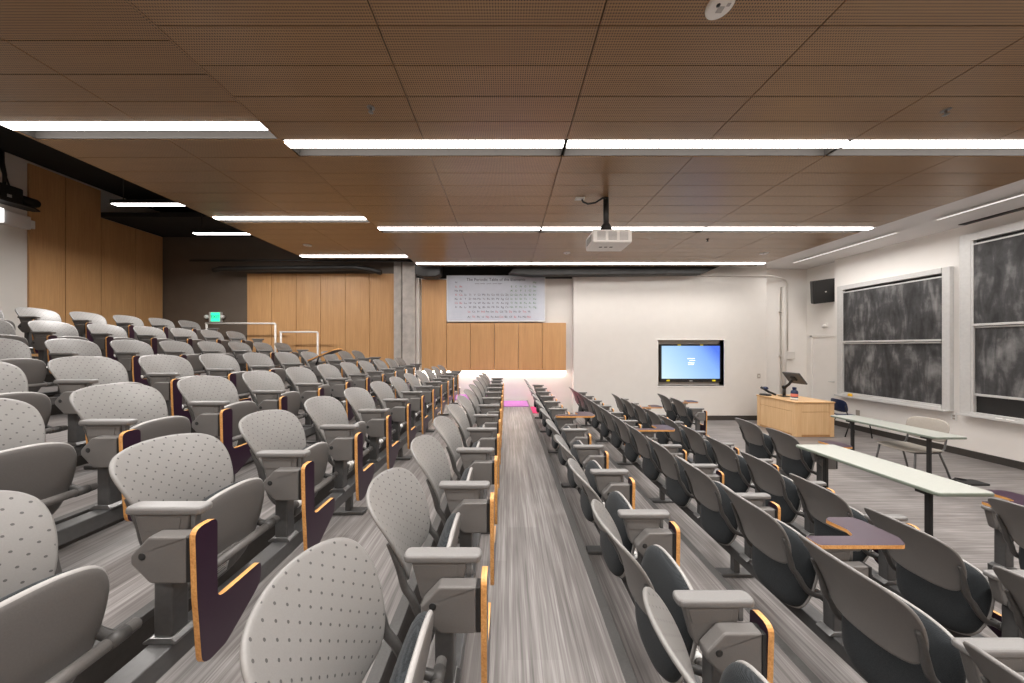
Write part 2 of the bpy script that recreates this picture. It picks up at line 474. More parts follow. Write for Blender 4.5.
# right wall, with the door bay set back
mb = MB(); mb.box((XR, YREAR, 0), (XR+0.5, 8.46, HC+4.2), M['white_lit']); struct(mb, 'wall_right')
mb = MB(); mb.box((XR+0.20, 8.46, 0), (XR+0.5, 9.5, HC+4.2), M['white_lit']); struct(mb, 'wall_door_bay')
mb = MB(); mb.box((XL-0.3, YREAR, 0), (XL, YL, HC+4.2), M['white']); struct(mb, 'wall_left')
mb = MB(); mb.box((XL-0.3, YREAR-0.3, 0), (XR+0.6, YREAR, HC+4.2), M['panel']); struct(mb, 'wall_rear')
# baseboards
mb = MB(); mb.box((XR-0.015, YREAR, 0), (XR, 8.46, 0.14), M['base'], 0.004); struct(mb, 'baseboard_right')
mb = MB(); mb.box((2.9, YB-0.015, 0), (7.8, YB, 0.14), M['base'], 0.004); struct(mb, 'baseboard_back')
mb = MB(); mb.box((7.8, 9.435, 0), (9.4, 9.45, 0.14), M['base'], 0.004); struct(mb, 'baseboard_corner')

# wood panelling, boards with open joints, stood off the walls
def boards(name, axis, u0, u1, n, z0, z1s, off0, off1, mat=M['panel']):
    mb = MB(); w = (u1-u0)/n
    for i in range(n):
        a = u0+i*w+0.006; b = u0+(i+1)*w-0.006
        zt = z1s[i] if isinstance(z1s, list) else z1s
        if axis == 0: mb.box((a, off0, z0), (b, off1, zt), mat, 0.003, 1)
        else: mb.box((off0, a, z0), (off1, b, zt), mat, 0.003, 1)
    return struct(mb, name)
pw = 0.73
boards('wall_panel_back_left', 0, -7.94, -3.44, 6, 0.9, HC+2.24, YL-0.06, YL-0.001)
boards('wall_panel_back_tall', 0, -2.60, -1.84, 1, HC-0.735, HC+2.05, YL-0.10, YL-0.002)
boards('wall_panel_back_low', 0, -1.84, 1.80, 5, HC-0.735, HC+0.735, YL-0.10, YL-0.002)
yL = [6.62, 7.17, 7.80, 8.52, 9.20]
mb = MB()
for i in range(4):
    zt = HC + (4.06 if i < 2 else 3.36)
    mb.box((XL, yL[i]+0.006, 1.8), (XL+0.05, yL[i+1]-0.006, zt), M['panel'], 0.003, 1)
struct(mb, 'wall_panel_left')
# led strip under the low panels
mb = MB(); mb.box((-2.58, YL-0.085, HC-0.765), (1.78, YL-0.045, HC-0.740), M['lampU'])
tag(mb.build('led_strip'), 'glowing white strip light under the low wood panels on the back wall', 'light')
# concrete column with a dark reveal and a white corner bead
mb = MB()
mb.box((-3.42, YL-0.16, 0), (-3.19, YL, HC+2.6), M['concrete'], 0.004)
mb.box((-3.19, YL-0.10, 0), (-3.14, YL, HC+2.6), M['dark'])
mb.box((-3.14, YL-0.22, 0), (-2.76, YL, HC+2.6), M['concrete'], 0.006)
mb.box((-2.755, YL-0.12, 0), (-2.66, YL, HC+2.1), M['white'], 0.004)
struct(mb, 'wall_column')

# ceiling ---------------------------------------------------------
D = 0.298; SLOT = 0.29; PER = 7*D+SLOT; S0 = 3.255
W = 1.552
slots = [S0+PER*k for k in range(-3, 3)]
def ceiling_part(name, xs, z, yend):
    mb = MB()
    for s in [S0+PER*k for k in range(-4, 3)]:
        y = s+SLOT
        cuts = [0, 0.335, 0.635, 0.933, 1.230, 1.527, 1.824, PER-SLOT]
        for j in range(7):
            ya, yb = y+cuts[j], y+cuts[j+1]
            if yb > yend+0.3: continue
            for xa, xb in zip(xs, xs[1:]):
                mb.box((xa+0.0045, ya+0.0035, z), (xb-0.0045, yb-0.0035, z+0.02), M['ceil'])
    # last short strip beyond the farthest lamp
    for xa, xb in zip(xs, xs[1:]):
        mb.box((xa+0.0045, S0+2*PER+SLOT+0.002, z), (xb-0.0045, S0+2*PER+SLOT+0.05, z+0.02), M['ceil'])
    mb.box((xs[0], YREAR, z+0.10), (xs[-1], S0+2*PER+SLOT+0.05, z+0.13), M['void'])
    return struct(mb, name)
xr = [XS + W*i for i in range(6)] + [XE]
xr = [x for x in xr if x < XE-0.05] + [XE]
ceiling_part('ceiling', xr, ZC, S0+2*PER)
ceiling_part('ceiling_upper', [XO, XS-W, XS], ZW, S0+2*PER)
mb = MB()                              # fascia at the step and at the outer edges
mb.box((XS-0.02, YREAR, ZC), (XS, 8.35, ZW+0.13), M['ceil'])
mb.box((XO-0.02, YREAR, ZW), (XO, 8.35, ZW+0.14), M['ceil'])
mb.box((XE, YREAR, ZC), (XE+0.02, 8.35, ZW+0.1), M['ceilwhite'])
struct(mb, 'trim_ceiling_edge')
mb = MB(); mb.box((XE, YREAR, ZW), (XR+0.5, 9.5, ZW+0.1), M['ceilwhite'])
mb.box((XE+0.02, YREAR, ZW-0.035), (XE+0.75, 9.0, ZW), M['ceilwhite'], 0.004)
struct(mb, 'ceiling_white')
mb = MB(); mb.box((XL-0.3, YREAR, HC+4.12), (XR+0.5, YL+0.3, HC+4.3), M['void']); struct(mb, 'ceiling_plenum')
mb = MB(); mb.box((XL, 7.80, HC+3.38), (XO-0.4, YL, HC+3.50), M['void']); struct(mb, 'ceiling_plenum_drop')

# strip lights in the slots: a white trough with a glowing diffuser
def downlight(t, sx, sy, x, y, z, power, spread=125):
    li = bpy.data.lights.new('lamp', 'AREA'); li.shape = 'RECTANGLE'; li.size = sx; li.size_y = sy
    li.energy = power; li.color = (1.0, 0.955, 0.915); li.spread = math.radians(spread)
    o = bpy.data.objects.new('lamp', li); COL.objects.link(o); o.parent = t; o.location = (x, y, z)
    return o
def strip(x0, x1, y, z, label, dim=1.0):
    t = thing('strip_light', label, 'light', ((x0+x1)/2, y+SLOT/2, z), group='recessed strip lights')
    L = (x1-x0)/2-0.012; w = SLOT/2-0.006
    b = MB()
    b.box((-L, -w, 0.004), (L, -w+0.008, 0.10), M['trough']); b.box((-L, w-0.008, 0.004), (L, w, 0.10), M['trough'])
    b.box((-L, -w, 0.092), (L, w, 0.10), M['trough'])
    b.box((-L, -w, 0.004), (-L+0.008, w, 0.10), M['trough']); b.box((L-0.008, -w, 0.004), (L, w, 0.10), M['trough'])
    b.build('trough', t)
    b = MB(); b.prism(rounded([(-w+0.010, 0.060), (-w+0.020, -0.014), (-w+0.115, -0.014), (-w+0.125, 0.060)], 0.012, 3), 0, -L+0.01, L-0.01, M['lamp']); b.build('diffuser', t)
    downlight(t, 2*L-0.03, 0.09, 0, -w+0.0675, -0.018, 14.5*2*L*dim)
rowtxt = ['behind the viewer, farthest row', 'behind the viewer', 'just overhead', 'nearest row in view', 'middle row', 'farthest row']
for r, y in enumerate(slots):
    strip(XO, XS, y, ZW, 'recessed white strip light in the upper left wood ceiling, %s' % rowtxt[r], 0.15 if r == 5 else (0.7 if r == 4 else 1.0))
    segs = [(XS, XS+2*W), (XS+2*W, XS+4*W), (XS+4*W, XE)]
    nm = ['left', 'centre', 'right']
    for (a, b_), q in zip(segs, nm):
        strip(a, b_, y, ZC, 'recessed white strip light in the main wood ceiling, %s, %s segment' % (rowtxt[r], q), (0.5 if q == 'left' else 0.75) if r == 5 else 1.0)
for q, y in (('nearer', 6.02), ('farther', 7.57)):
    t = thing('strip_light', 'slim suspended white strip light in the dark ceiling over the top rows, %s one' % q, 'light', (-7.0, y, HC+2.85), group='suspended strip lights')
    b = MB(); b.box((-0.90, -0.06, 0.012), (0.90, 0.06, 0.09), M['black'], 0.01)
    for x in (-0.7, 0.7): b.tube([(x, 0, 0.08), (x, 0, 0.48 if y > 7 else 1.2)], 0.008, M['black'], 6)
    b.build('housing', t)
    b = MB(); b.box((-0.88, -0.05, 0.0), (0.88, 0.05, 0.014), M['lamp']); b.build('diffuser', t)
    downlight(t, 1.74, 0.09, 0, 0, -0.004, 130.0 if y < 7 else 10.0, 165)


# ------------------------------------------------------------------ the tablet-arm seat
# local frame: +x = the way the seat faces, y = 0 at its own arm, z = 0 on the tread
CY = 0.280
BACK = closed_curve([(0, 0), (0.10, 0.002), (0.165, 0.022), (0.202, 0.085), (0.228, 0.18), (0.243, 0.275),
                     (0.236, 0.342), (0.190, 0.385), (0.10, 0.406), (0, 0.412)], 4)
SEAT = closed_curve([(0, -0.245), (0.10, -0.234), (0.175, -0.185), (0.212, -0.08), (0.223, 0.04), (0.215, 0.135),
                     (0.178, 0.205), (0.10, 0.236), (0, 0.243)], 4)

def back_pt(s, t, off=0.0):
    x = -0.018 - 0.10*t - 0.90*t*t
    x += 1.15*s*s*(1.0 - 0.9*t) - 0.035
    n = Vector((1.0, -2.3*s*(1-0.9*t), 0.10+1.8*t)).normalized()
    return Vector((x, CY+s, 0.57+t)) + n*off

def back_mesh():
    mb = MB(); cs, ct = 0.0, 0.21
    def loop(k, off):
        return [back_pt(cs+(s-cs)*k, ct+(t-ct)*k, off) for s, t in BACK]
    fr = [loop(k, 0.008) for k in (0.03, 0.2, 0.4, 0.6, 0.8, 0.93, 0.975)]
    mid = [loop(0.993, 0.005), loop(1.0, 0.0), loop(0.993, -0.005)]
    re = [loop(k, -0.008) for k in (0.975, 0.93, 0.8, 0.6, 0.4, 0.2, 0.03)]
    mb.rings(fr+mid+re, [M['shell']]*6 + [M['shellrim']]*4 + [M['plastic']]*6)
    return mb.mesh('back_shell')

def seat_pt(s, t, off):
    ax = Vector((0.21, 0, 1)).normalized(); n = Vector((1, 0, -0.21)).normalized()
    base = Vector((0.095, CY, 0.50)) + ax*t + Vector((0, s, 0))
    return base + n*(off + 0.10*s*s*0.6 - 0.10*t*t)

def cushion_mesh():
    mb = MB()
    def loop(k, off): return [seat_pt(s*k, t*k, off) for s, t in SEAT]
    prof = [(0.05, -0.052), (0.4, -0.050), (0.72, -0.046), (0.88, -0.038), (0.96, -0.026), (0.995, -0.010), (0.995, 0.004), (0.97, 0.010)]
    mb.rings([loop(k, o) for k, o in prof], [M['fabric']], True, True)
    return mb.mesh('seat_cushion')

def pan_mesh():
    mb = MB()
    def loop(k, off): return [seat_pt(s*k, t*k, off) for s, t in SEAT]
    prof = [(0.965, 0.006), (1.0, 0.004), (1.022, 0.009), (1.022, 0.017), (1.0, 0.024), (0.93, 0.030), (0.75, 0.035), (0.45, 0.037), (0.1, 0.037)]
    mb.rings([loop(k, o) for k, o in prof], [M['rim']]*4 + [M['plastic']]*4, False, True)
    return mb.mesh('seat_pan')

def plate_mesh():      # hinge cover low on the underside of the seat
    mb = MB()
    poly = rounded([(-0.085, -0.21), (0.085, -0.21), (0.085, -0.075), (-0.085, -0.075)], [0.01, 0.01, 0.03, 0.03], 4)
    a = [seat_pt(s, t, 0.036) for s, t in poly]; b = [seat_pt(s, t, 0.044) for s, t in poly]
    c = [seat_pt(s*0.95, (t+0.14)*0.95-0.14, 0.046) for s, t in poly]
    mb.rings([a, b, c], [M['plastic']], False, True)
    return mb.mesh('hinge_cover')

def sticker_mesh():
    mb = MB()
    poly = [(-0.035, -0.20), (0.035, -0.20), (0.035, -0.11), (-0.035, -0.11)]
    mb.rings([[seat_pt(s, t, 0.046) for s, t in poly], [seat_pt(s, t, 0.0475) for s, t in poly]], [M['sticker']], False, True)
    for i in range(5):
        z = -0.122-0.014*i
        q = [(-0.026, z-0.003), (0.026-0.012*(i % 2), z-0.003), (0.026-0.012*(i % 2), z), (-0.026, z)]
        mb.rings([[seat_pt(s, t, 0.0475) for s, t in q], [seat_pt(s, t, 0.048) for s, t in q]], [M['ink']], False, True)
    return mb.mesh('care_label')

def upright_mesh(sg):
    mb = MB()
    pts = []
    for s, t, o in ((0.218, 0.23, -0.014), (0.214, 0.17, -0.017), (0.206, 0.10, -0.018), (0.205, 0.03, -0.016)):
        p = back_pt(sg*s, t, o); pts.append(p)
    y = CY+sg*0.222
    pts += [Vector((0.006, y-sg*0.008, 0.555)), Vector((0.040, y, 0.49)), Vector((0.085, y, 0.445)), Vector((0.165, y, 0.418))]
    sm = []
    n = len(pts)
    for i in range(n-1):
        p0, p1, p2, p3 = pts[max(i-1, 0)], pts[i], pts[i+1], pts[min(i+2, n-1)]
        for k in range(4):
            t = k/4
            sm.append(0.5*((2*p1)+(p2-p0)*t+(2*p0-5*p1+4*p2-p3)*t*t+(3*p1-p0-3*p2+p3)*t**3))
    sm.append(pts[-1])
    rr = [0.009+0.008*min(1, i/10) for i in range(len(sm))]
    mb.tube(sm, rr, M['dark'], 8)
    mb.tube([(0.165, y-0.026, 0.418), (0.165, y+0.026, 0.418)], 0.025, M['dark'], 12)
    return mb.mesh('back_upright')

def tube_mesh():
    mb = MB()
    mb.tube([(0.165, 0.045, 0.418), (0.165, 0.56, 0.418)], 0.022, M['plastic'], 12)
    mb.tube([(0.165, 0.10, 0.418), (0.165, 0.125, 0.418)], 0.026, M['sticker'], 12)
    mb.tube([(0.165, 0.135, 0.418), (0.165, 0.17, 0.418)], 0.025, M['sticker'], 12)
    return mb.mesh('pivot_tube')

def pad_mesh():
    mb = MB()
    poly = rounded([(0.0, -0.032), (0.315, -0.032), (0.315, 0.032), (0.0, 0.032)], 0.026, 5)
    mb.prism(poly, 2, 0.768, 0.800, M['armpad'], 0.011, 3)
    return mb.mesh('arm_pad')

def housing_mesh():
    mb = MB()
    poly = rounded([(0.030, 0.767), (0.255, 0.767), (0.235, 0.60), (0.075, 0.60)], [0.005, 0.005, 0.02, 0.04], 3)
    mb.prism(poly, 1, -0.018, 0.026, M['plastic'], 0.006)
    mb.box((0.255, -0.012, 0.70), (0.275, 0.012, 0.768), M['bright'], 0.003)
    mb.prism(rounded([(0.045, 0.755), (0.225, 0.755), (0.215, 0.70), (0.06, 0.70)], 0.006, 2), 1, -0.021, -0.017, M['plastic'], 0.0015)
    return mb.mesh('arm_housing')

def hinge_mesh():
    mb = MB()
    poly = rounded([(0.085, 0.636), (0.155, 0.710), (0.300, 0.710), (0.300, 0.527), (0.160, 0.527), (0.085, 0.604)], [0.02, 0.025, 0.006, 0.012, 0.03, 0.02], 4)
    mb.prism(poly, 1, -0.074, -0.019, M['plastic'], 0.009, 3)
    # bolt recess
    mb.lathe([(0.0145, 0.0), (0.0145, 0.0006), (0.012, 0.0012), (0.0, 0.0012)], M['black'], 16,
             Matrix.Translation((0.132, -0.0740, 0.634)) @ Matrix.Rotation(PI/2, 4, 'X'))
    mb.box((0.300, -0.072, 0.532), (0.318, -0.022, 0.706), M['black'], 0.002)
    return mb.mesh('hinge_box')

LPOLY = rounded([(-0.078, 0.742), (0.012, 0.742), (0.012, 0.400), (0.232, 0.400), (0.232, 0.300), (0.05, 0.180), (-0.050, 0.180), (-0.070, 0.47)],
                [0.035, 0.030, 0.035, 0.02, 0.09, 0.05, 0.05, 0.0], 5)
def tablet_mesh():
    mb = MB()
    mb.prism(LPOLY, 0, 0.319, 0.342, M['laminate'], 0.0, 1, side=M['edge'])
    return mb.mesh('writing_tablet')

OPOLY = rounded([(0.02, -0.055), (0.545, -0.055), (0.60, 0.02), (0.585, 0.20), (0.56, 0.245), (0.40, 0.245), (0.345, 0.215), (0.365, 0.10), (0.335, 0.035), (0.02, 0.035)],
                [0.02, 0.05, 0.04, 0.03, 0.03, 0.02, 0.02, 0.02, 0.05, 0.02], 5)
def open_tablet_mesh(tilt=0.0, name='writing_tablet'):
    mb = MB()
    fr = None
    if tilt: fr = Matrix.Translation((0.03, 0, 0.80)) @ Matrix.Rotation(-tilt, 4, 'Y') @ Matrix.Translation((-0.03, 0, -0.80))
    mb.prism(OPOLY, 2, 0.803, 0.826, M['laminate'], 0.0, 1, side=M['edge'], frame=fr)
    if tilt: mb.tube([(0.18, -0.045, 0.74), (0.24, -0.045, 0.90)], 0.014, M['black'], 8)
    return mb.mesh(name)

def post_mesh():
    mb = MB(); mb.box((0.130, -0.034, 0.285), (0.205, 0.030, 0.60), M['steel'], 0.006)
    return mb.mesh('arm_post')
def bracket_mesh():
    mb = MB()
    mb.prism([(0.095, 0.262), (0.225, 0.262), (0.225, 0.272), (0.21, 0.287), (0.125, 0.287), (0.095, 0.268)], 1, -0.043, 0.040, M['bright'], 0.003)
    return mb.mesh('post_bracket')

MESH = dict(back_shell=back_mesh(), seat_cushion=cushion_mesh(), seat_pan=pan_mesh(), hinge_cover=plate_mesh(), care_label=sticker_mesh(),
            up0=upright_mesh(-1), up1=upright_mesh(1), pivot_tube=tube_mesh(), arm_pad=pad_mesh(), arm_housing=housing_mesh(),
            hinge_box=hinge_mesh(), writing_tablet=tablet_mesh(), open_tablet=open_tablet_mesh(), raised_tablet=open_tablet_mesh(0.40, 'raised_tablet'),
            arm_post=post_mesh(), post_bracket=bracket_mesh())

def part(name, mesh, parent, label=None):
    o = bpy.data.objects.new(name, MESH[mesh]); COL.objects.link(o); o.parent = parent
    if label: o['label'] = label
    return o
def make_chair(tablet='writing_tablet'):
    t = thing('auditorium_seat', 'seat', 'chair')
    part('back_shell', 'back_shell', t)
    pan = part('seat_pan', 'seat_pan', t)
    part('hinge_cover', 'hinge_cover', pan); part('care_label', 'care_label', pan, 'white care label')
    part('seat_cushion', 'seat_cushion', t, 'charcoal fabric seat cushion')
    part('back_upright', 'up0', t); part('back_upright', 'up1', t)
    part('pivot_tube', 'pivot_tube', t)
    part('arm_pad', 'arm_pad', t)
    part('arm_housing', 'arm_housing', t)
    part('hinge_box', 'hinge_box', t)
    tl = {'writing_tablet': 'dark purple writing tablet with a plywood edge, folded down',
          'open_tablet': 'purple writing tablet with a plywood edge, folded out flat',
          'raised_tablet': 'purple writing tablet left tilted up'}[tablet]
    part('writing_tablet', tablet, t, tl)
    p = part('arm_post', 'arm_post', t); part('post_bracket', 'post_bracket', p, 'bare metal bracket')
    return t
def dup(root, loc):
    r = root.copy(); COL.objects.link(r); r.location = loc
    for ch in list(root.children):
        c = ch.copy(); COL.objects.link(c); c.parent = r
        for gch in list(ch.children):
            d = gch.copy(); COL.objects.link(d); d.parent = c
    return r
protos = {}; first_use = {}
def chair_at(loc, tablet):
    if tablet not in protos:
        protos[tablet] = make_chair(tablet); first_use[tablet] = True
        protos[tablet].location = loc; return protos[tablet]
    return dup(protos[tablet], loc)

OPEN = {('R2', 1): 'open_tablet', ('R1', 5): 'open_tablet', ('R2', 5): 'open_tablet', ('R3', 9): 'open_tablet', ('R4', 5): 'open_tablet',
        ('R4', 10): 'open_tablet', ('L4', 7): 'raised_tablet'}
FROMFAR = ['nearest the far wall'] + ['%s from the far wall' % ORD[i] for i in range(2, 13)]
for row, ks in SEATS.items():
    ax, z = ROWS[row]
    for k in ks:
        tb = OPEN.get((row, k), 'writing_tablet')
        c = chair_at((ax, YA(k, row), z), tb)
        q = FROMFAR[10-k]
        if row == 'R4':
            q = {10: 'nearest the far wall', 9: 'second from the far wall', 6: 'just left of the lectern', 5: 'beside the pale table end',
                 1: 'on the near side of the table', 0: 'at the right picture edge'}[k]
        head = {'writing_tablet': 'grey tablet-arm seat', 'open_tablet': 'grey seat, tablet open', 'raised_tablet': 'grey seat, tablet tilted up'}[tb]
        c['label'] = '%s, %s, %s' % (head, ROWNAME[row], q)
        c['category'] = 'chair'
        c['group'] = 'seats in the ' + ROWNAME[row]

# closing arm at the far end of every row
def end_arm(loc, label, tablet=None):
    t = thing('end_armrest', label, 'armrest', loc, group='closing armrests of the seat rows')
    part('arm_pad', 'arm_pad', t); part('arm_housing', 'arm_housing', t)
    p = part('arm_post', 'arm_post', t); part('post_bracket', 'post_bracket', p, 'bare metal bracket')
    if tablet: part('hinge_box', 'hinge_box', t); part('writing_tablet', tablet, t)
    return t
for row in SEATS:
    ax, z = ROWS[row]
    end_arm((ax, YA(11), z), 'closing armrest at the far end of the %s' % ROWNAME[row])
end_arm((ROWS['R4'][0], YA(7, 'R4'), 0), 'closing armrest beside the lectern, front row right of the aisle')
end_arm((ROWS['R4'][0], YA(2, 'R4'), 0), 'closing armrest with open tablet between the near table end and the seat', 'open_tablet')

# beam under each run of seats, on pedestals
def beam(row, k0, k1, label):
    ax, z = ROWS[row]
    t = thing('seat_beam', label, 'beam', (ax, YA(k0, row), z), group='steel beams under the seat rows')
    L = PITCH*(k1+1-k0)
    b = MB(); b.box((0.118, -0.09, 0.175), (0.218, L+0.06, 0.261), M['steel'], 0.006)
    b.build('rail', t)
    ks = [i for i in range(0, k1-k0+1) if (i+k0) % 2 == 0 and i+k0 >= 2] or [0]
    if len(ks) == 1 and k1 > k0: ks = [0, k1-k0]
    for i in ks:
        y = PITCH*i+0.18
        b = MB(); b.box((0.143, y-0.025, 0.028), (0.193, y+0.025, 0.176), M['steel'], 0.004); b.build('pedestal', t)
        b = MB(); b.box((0.02, y-0.045, 0.0), (0.31, y+0.045, 0.030), M['steel'], 0.008); b.build('foot_plate', t)
for row, ks in SEATS.items():
    if row == 'R4': continue
    beam(row, ks[0], ks[-1], 'dark steel beam under the %s' % ROWNAME[row])
beam('R4', 0, 1, 'short dark steel beam under the front seats at the right picture edge')
beam('R4', 5, 6, 'short dark steel beam under the two front seats beside the lectern')
beam('R4', 9, 10, 'short dark steel beam under the two front seats nearest the far wall')

# ------------------------------------------------------------------ chalkboards on the right wall
def board(name, label, y0, y1, z0, z1, zmid, zlow, fw):
    t = thing(name, label, 'chalkboard', (XR, (y0+y1)/2, z0))
    h = z1-z0; a = (y0-y1)/2; c = -a
    b = MB()
    b.box((-0.09, a, 0), (0, a+fw, h), M['alu'], 0.006); b.box((-0.09, c-fw, 0), (0, c, h), M['alu'], 0.006)
    b.box((-0.10, a+fw, h-fw), (0, c-fw, h), M['alu'], 0.006); b.box((-0.10, a+fw, 0), (0, c-fw, 0.07), M['alu'], 0.006)
    b.box((-0.085, c-fw-0.03, 0.07), (-0.02, c-fw, h-fw), M['alu'], 0.004)
    b.build('frame', t)
    b = MB(); b.box((-0.018, a+fw, 0.07), (-0.002, c-fw, h-fw), M['black']); b.build('backing_board', t)
    zm = zmid-z0; zl = zlow-z0
    def panel(nm, za, zb, x, ins):
        b = MB(); b.box((x, a+fw+ins, za), (x+0.02, c-fw-ins, zb), M['chalk']); p = b.build(nm, t)
        b = MB()
        b.box((x-0.014, a+fw+ins, za-0.045), (x+0.022, c-fw-ins, za), M['alu'], 0.005)
        b.build('lower_rail', p)
        b = MB(); b.box((x-0.010, a+fw+ins, zb), (x+0.022, c-fw-ins, zb+0.03), M['alu'], 0.005)
        b.build('upper_rail', p)
        for q in (0.27, 0.70):
            yy = a+fw+ins+(c-a-2*fw-2*ins)*q
            b = MB(); b.box((x-0.035, yy-0.09, za-0.028), (x-0.012, yy+0.09, za-0.006), M['alu'], 0.006); b.build('pull_handle', p)
    panel('sliding_panel', zm+0.045, h-fw-0.09, -0.076, 0.012)
    panel('fixed_panel', zl+0.02, zm-0.04, -0.050, 0.03)
    b = MB(); b.box((-0.20, a+0.02, -0.012), (-0.085, c-0.02, 0.012), M['alu'], 0.005)
    b.box((-0.20, a+0.02, 0.008), (-0.192, c-0.02, 0.03), M['alu'], 0.003); b.build('chalk_tray', t)
    return t
board('chalkboard', 'sliding chalkboard smeared with chalk, beside the door and behind the lectern', 6.20, 8.32, 0.87, 3.87, HC+0.12, 0.96, 0.115)
board('chalkboard', 'taller chalkboard smeared with chalk, cut by the right picture edge', 3.4, 6.07, 0.85, 4.44, HC+0.41, 1.27, 0.15)
b = MB(); b.lathe([(0.0, 0), (0.034, 0), (0.045, 0.02), (0.043, 0.06), (0.03, 0.08), (0.0, 0.085)], M['yellow'], 16)
tag(b.build('sponge', loc=(9.098, 7.96, 0.8835)), 'yellow sponge on the tray of the chalkboard by the door', 'sponge')
for i, (y, l) in enumerate(((5.42, 0.09), (5.55, 0.07))):
    b = MB(); b.tube([(0, -l/2, 0.014), (0, l/2, 0.014)], 0.011, M['sticker'], 8)
    tag(b.build('chalk_stick', loc=(9.10, y, 0.862)), 'white chalk stick on the tray of the taller chalkboard, %s one' % ('nearer', 'farther')[i], 'chalk', 'chalk sticks')

# door in the bay, with a painted frame
mb = MB(); xf = XR+0.20
mb.box((xf-0.02, 8.50, 0), (xf, 9.24, 2.50), M['white_lit'], 0.004)
for y in (8.47, 9.24): mb.box((xf-0.05, y, 0), (xf, y+0.07, 2.57), M['white_lit'], 0.006)
mb.box((xf-0.05, 8.47, 2.50), (xf, 9.31, 2.57), M['white_lit'], 0.006)
dr = struct(mb, 'door_1')
mb = MB(); mb.tube([(xf-0.08, 8.62, 1.2), (xf-0.08, 8.74, 1.2)], 0.012, M['alu'], 8); mb.tube([(xf-0.08, 8.62, 1.2), (xf-0.01, 8.62, 1.2)], 0.016, M['alu'], 8)
mb.build('door_handle', dr)

def wall_plate(name, label, cat, loc, rz=0.0, mat='sticker', kind='switch'):
    t = thing(name, label, cat, loc, rz)
    b = MB(); b.box((-0.045, -0.008, -0.07), (0.045, 0, 0.07), M[mat], 0.004); b.build('cover_plate', t)
    if kind == 'switch':
        b = MB(); b.box((-0.016, -0.014, -0.03), (0.016, -0.006, 0.03), M['white'], 0.003); b.build('rocker', t)
    else:
        for z in (-0.028, 0.028):
            b = MB(); b.box((-0.018, -0.011, z-0.02), (0.018, -0.006, z+0.02), M['beige'], 0.004); b.build('socket', t)
    return t
wall_plate('light_switch', 'small beige light switch on the back wall beside the lectern', 'switch', (7.57, YB, HC-0.87), mat='beige')
wall_plate('power_outlet', 'white outlet low on the right wall between the two chalkboards', 'outlet', (XR, 6.20, 0.75), -PI/2, kind='o')
wall_plate('power_outlet', 'beige outlet low on the right wall behind the far table', 'outlet', (XR, 7.90, 0.47), -PI/2, mat='beige', kind='o')

# ------------------------------------------------------------------ display in the recess
t = thing('wall_display', 'black framed flat screen glowing blue in the back wall recess', 'screen', (5.60, YB+0.185, HC-1.065))
b = MB(); w, h = 0.945, 1.15
for a, c in (((-w, 0), (w, 0.10)), ((-w, h-0.05), (w, h)), ((-w, 0.10), (-w+0.055, h-0.05)), ((w-0.055, 0.10), (w, h-0.05))):
    b.box((a[0], -0.075, a[1]), (c[0], 0.0, c[1]), M['black'], 0.006)
b.box((-w+0.05, -0.045, 0.09), (w-0.05, 0.0, h-0.04), M['black'])
b.build('bezel', t)
b = MB(); b.box((-w+0.055, -0.055, 0.10), (w-0.055, -0.046, h-0.05), M['screen']); sc = b.build('screen_panel', t)
b = MB()
for z, x0, x1 in ((0.70, -0.10, 0.13), (0.64, -0.04, 0.13), (0.57, -0.08, 0.12), (0.52, -0.08, 0.10)):
    b.box((x0, -0.0565, z), (x1, -0.055, z+0.022), M['text'])
b.build('login_text', sc)
for x, z in ((-0.36, h-0.045), (0.32, h-0.045), (-0.70, 0.02), (0.69, 0.02)):
    b = MB(); b.box((x-0.05, -0.086, z), (x+0.05, -0.070, z+0.045), M['amber'], 0.006); b.build('corner_clip', t, label='yellow clip')
b = MB(); b.box((-0.05, -0.079, 0.02), (0.05, -0.073, 0.045), M['alu'], 0.003); b.build('badge', t)

# ------------------------------------------------------------------ lectern desk and what is on it
t = thing('lectern', 'pale maple lectern desk standing before the chalkboard', 'lectern', (7.05, 7.33, 0))
LX, LY, LZ = 0.95, 1.13, 0.86
b = MB(); b.box((0.03, 0.03, 0), (LX-0.03, LY-0.03, LZ-0.03), M['maple']); b.build('carcass', t)
b = MB(); b.box((-0.012, -0.012, LZ-0.035), (LX+0.012, LY+0.012, LZ), M['maple'], 0.006)
b.box((-0.014, -0.014, LZ-0.032), (LX+0.014, LY+0.014, LZ-0.014), M['mapleedge'], 0.004); b.build('desk_top', t)
for nm, a, c in (('corner_post', (0, 0), (0.15, 0.10)), ('corner_post', (LX-0.10, 0), (LX, 0.10)), ('corner_post', (0, LY-0.09), (0.09, LY))):
    b = MB(); b.box((a[0], a[1], 0), (c[0], c[1], LZ-0.036), M['maple'], 0.006); p = b.build(nm, t)
b = MB()       # face panels with dark shadow joints: narrow frieze above tall board
b.box((0.158, 0.008, 0.05), (LX-0.108, 0.03, 0.60), M['maple'], 0.004); b.box((0.158, 0.008, 0.612), (LX-0.108, 0.03, LZ-0.04), M['maple'], 0.004)
b.box((0.148, 0.018, 0.02), (LX-0.098, 0.032, LZ-0.038), M['mapleedge']); b.build('front_panel', t)
b = MB()
b.box((0.008, 0.108, 0.05), (0.03, LY-0.098, 0.60), M['maple'], 0.004); b.box((0.008, 0.108, 0.612), (0.03, LY-0.098, LZ-0.04), M['maple'], 0.004)
b.box((0.018, 0.098, 0.02), (0.032, LY-0.088, LZ-0.038), M['mapleedge']); b.build('side_panel', t)
b = MB(); b.box((0.012, 0.012, 0), (LX-0.012, LY-0.012, 0.045), M['mapleedge'], 0.003); b.build('plinth', t)

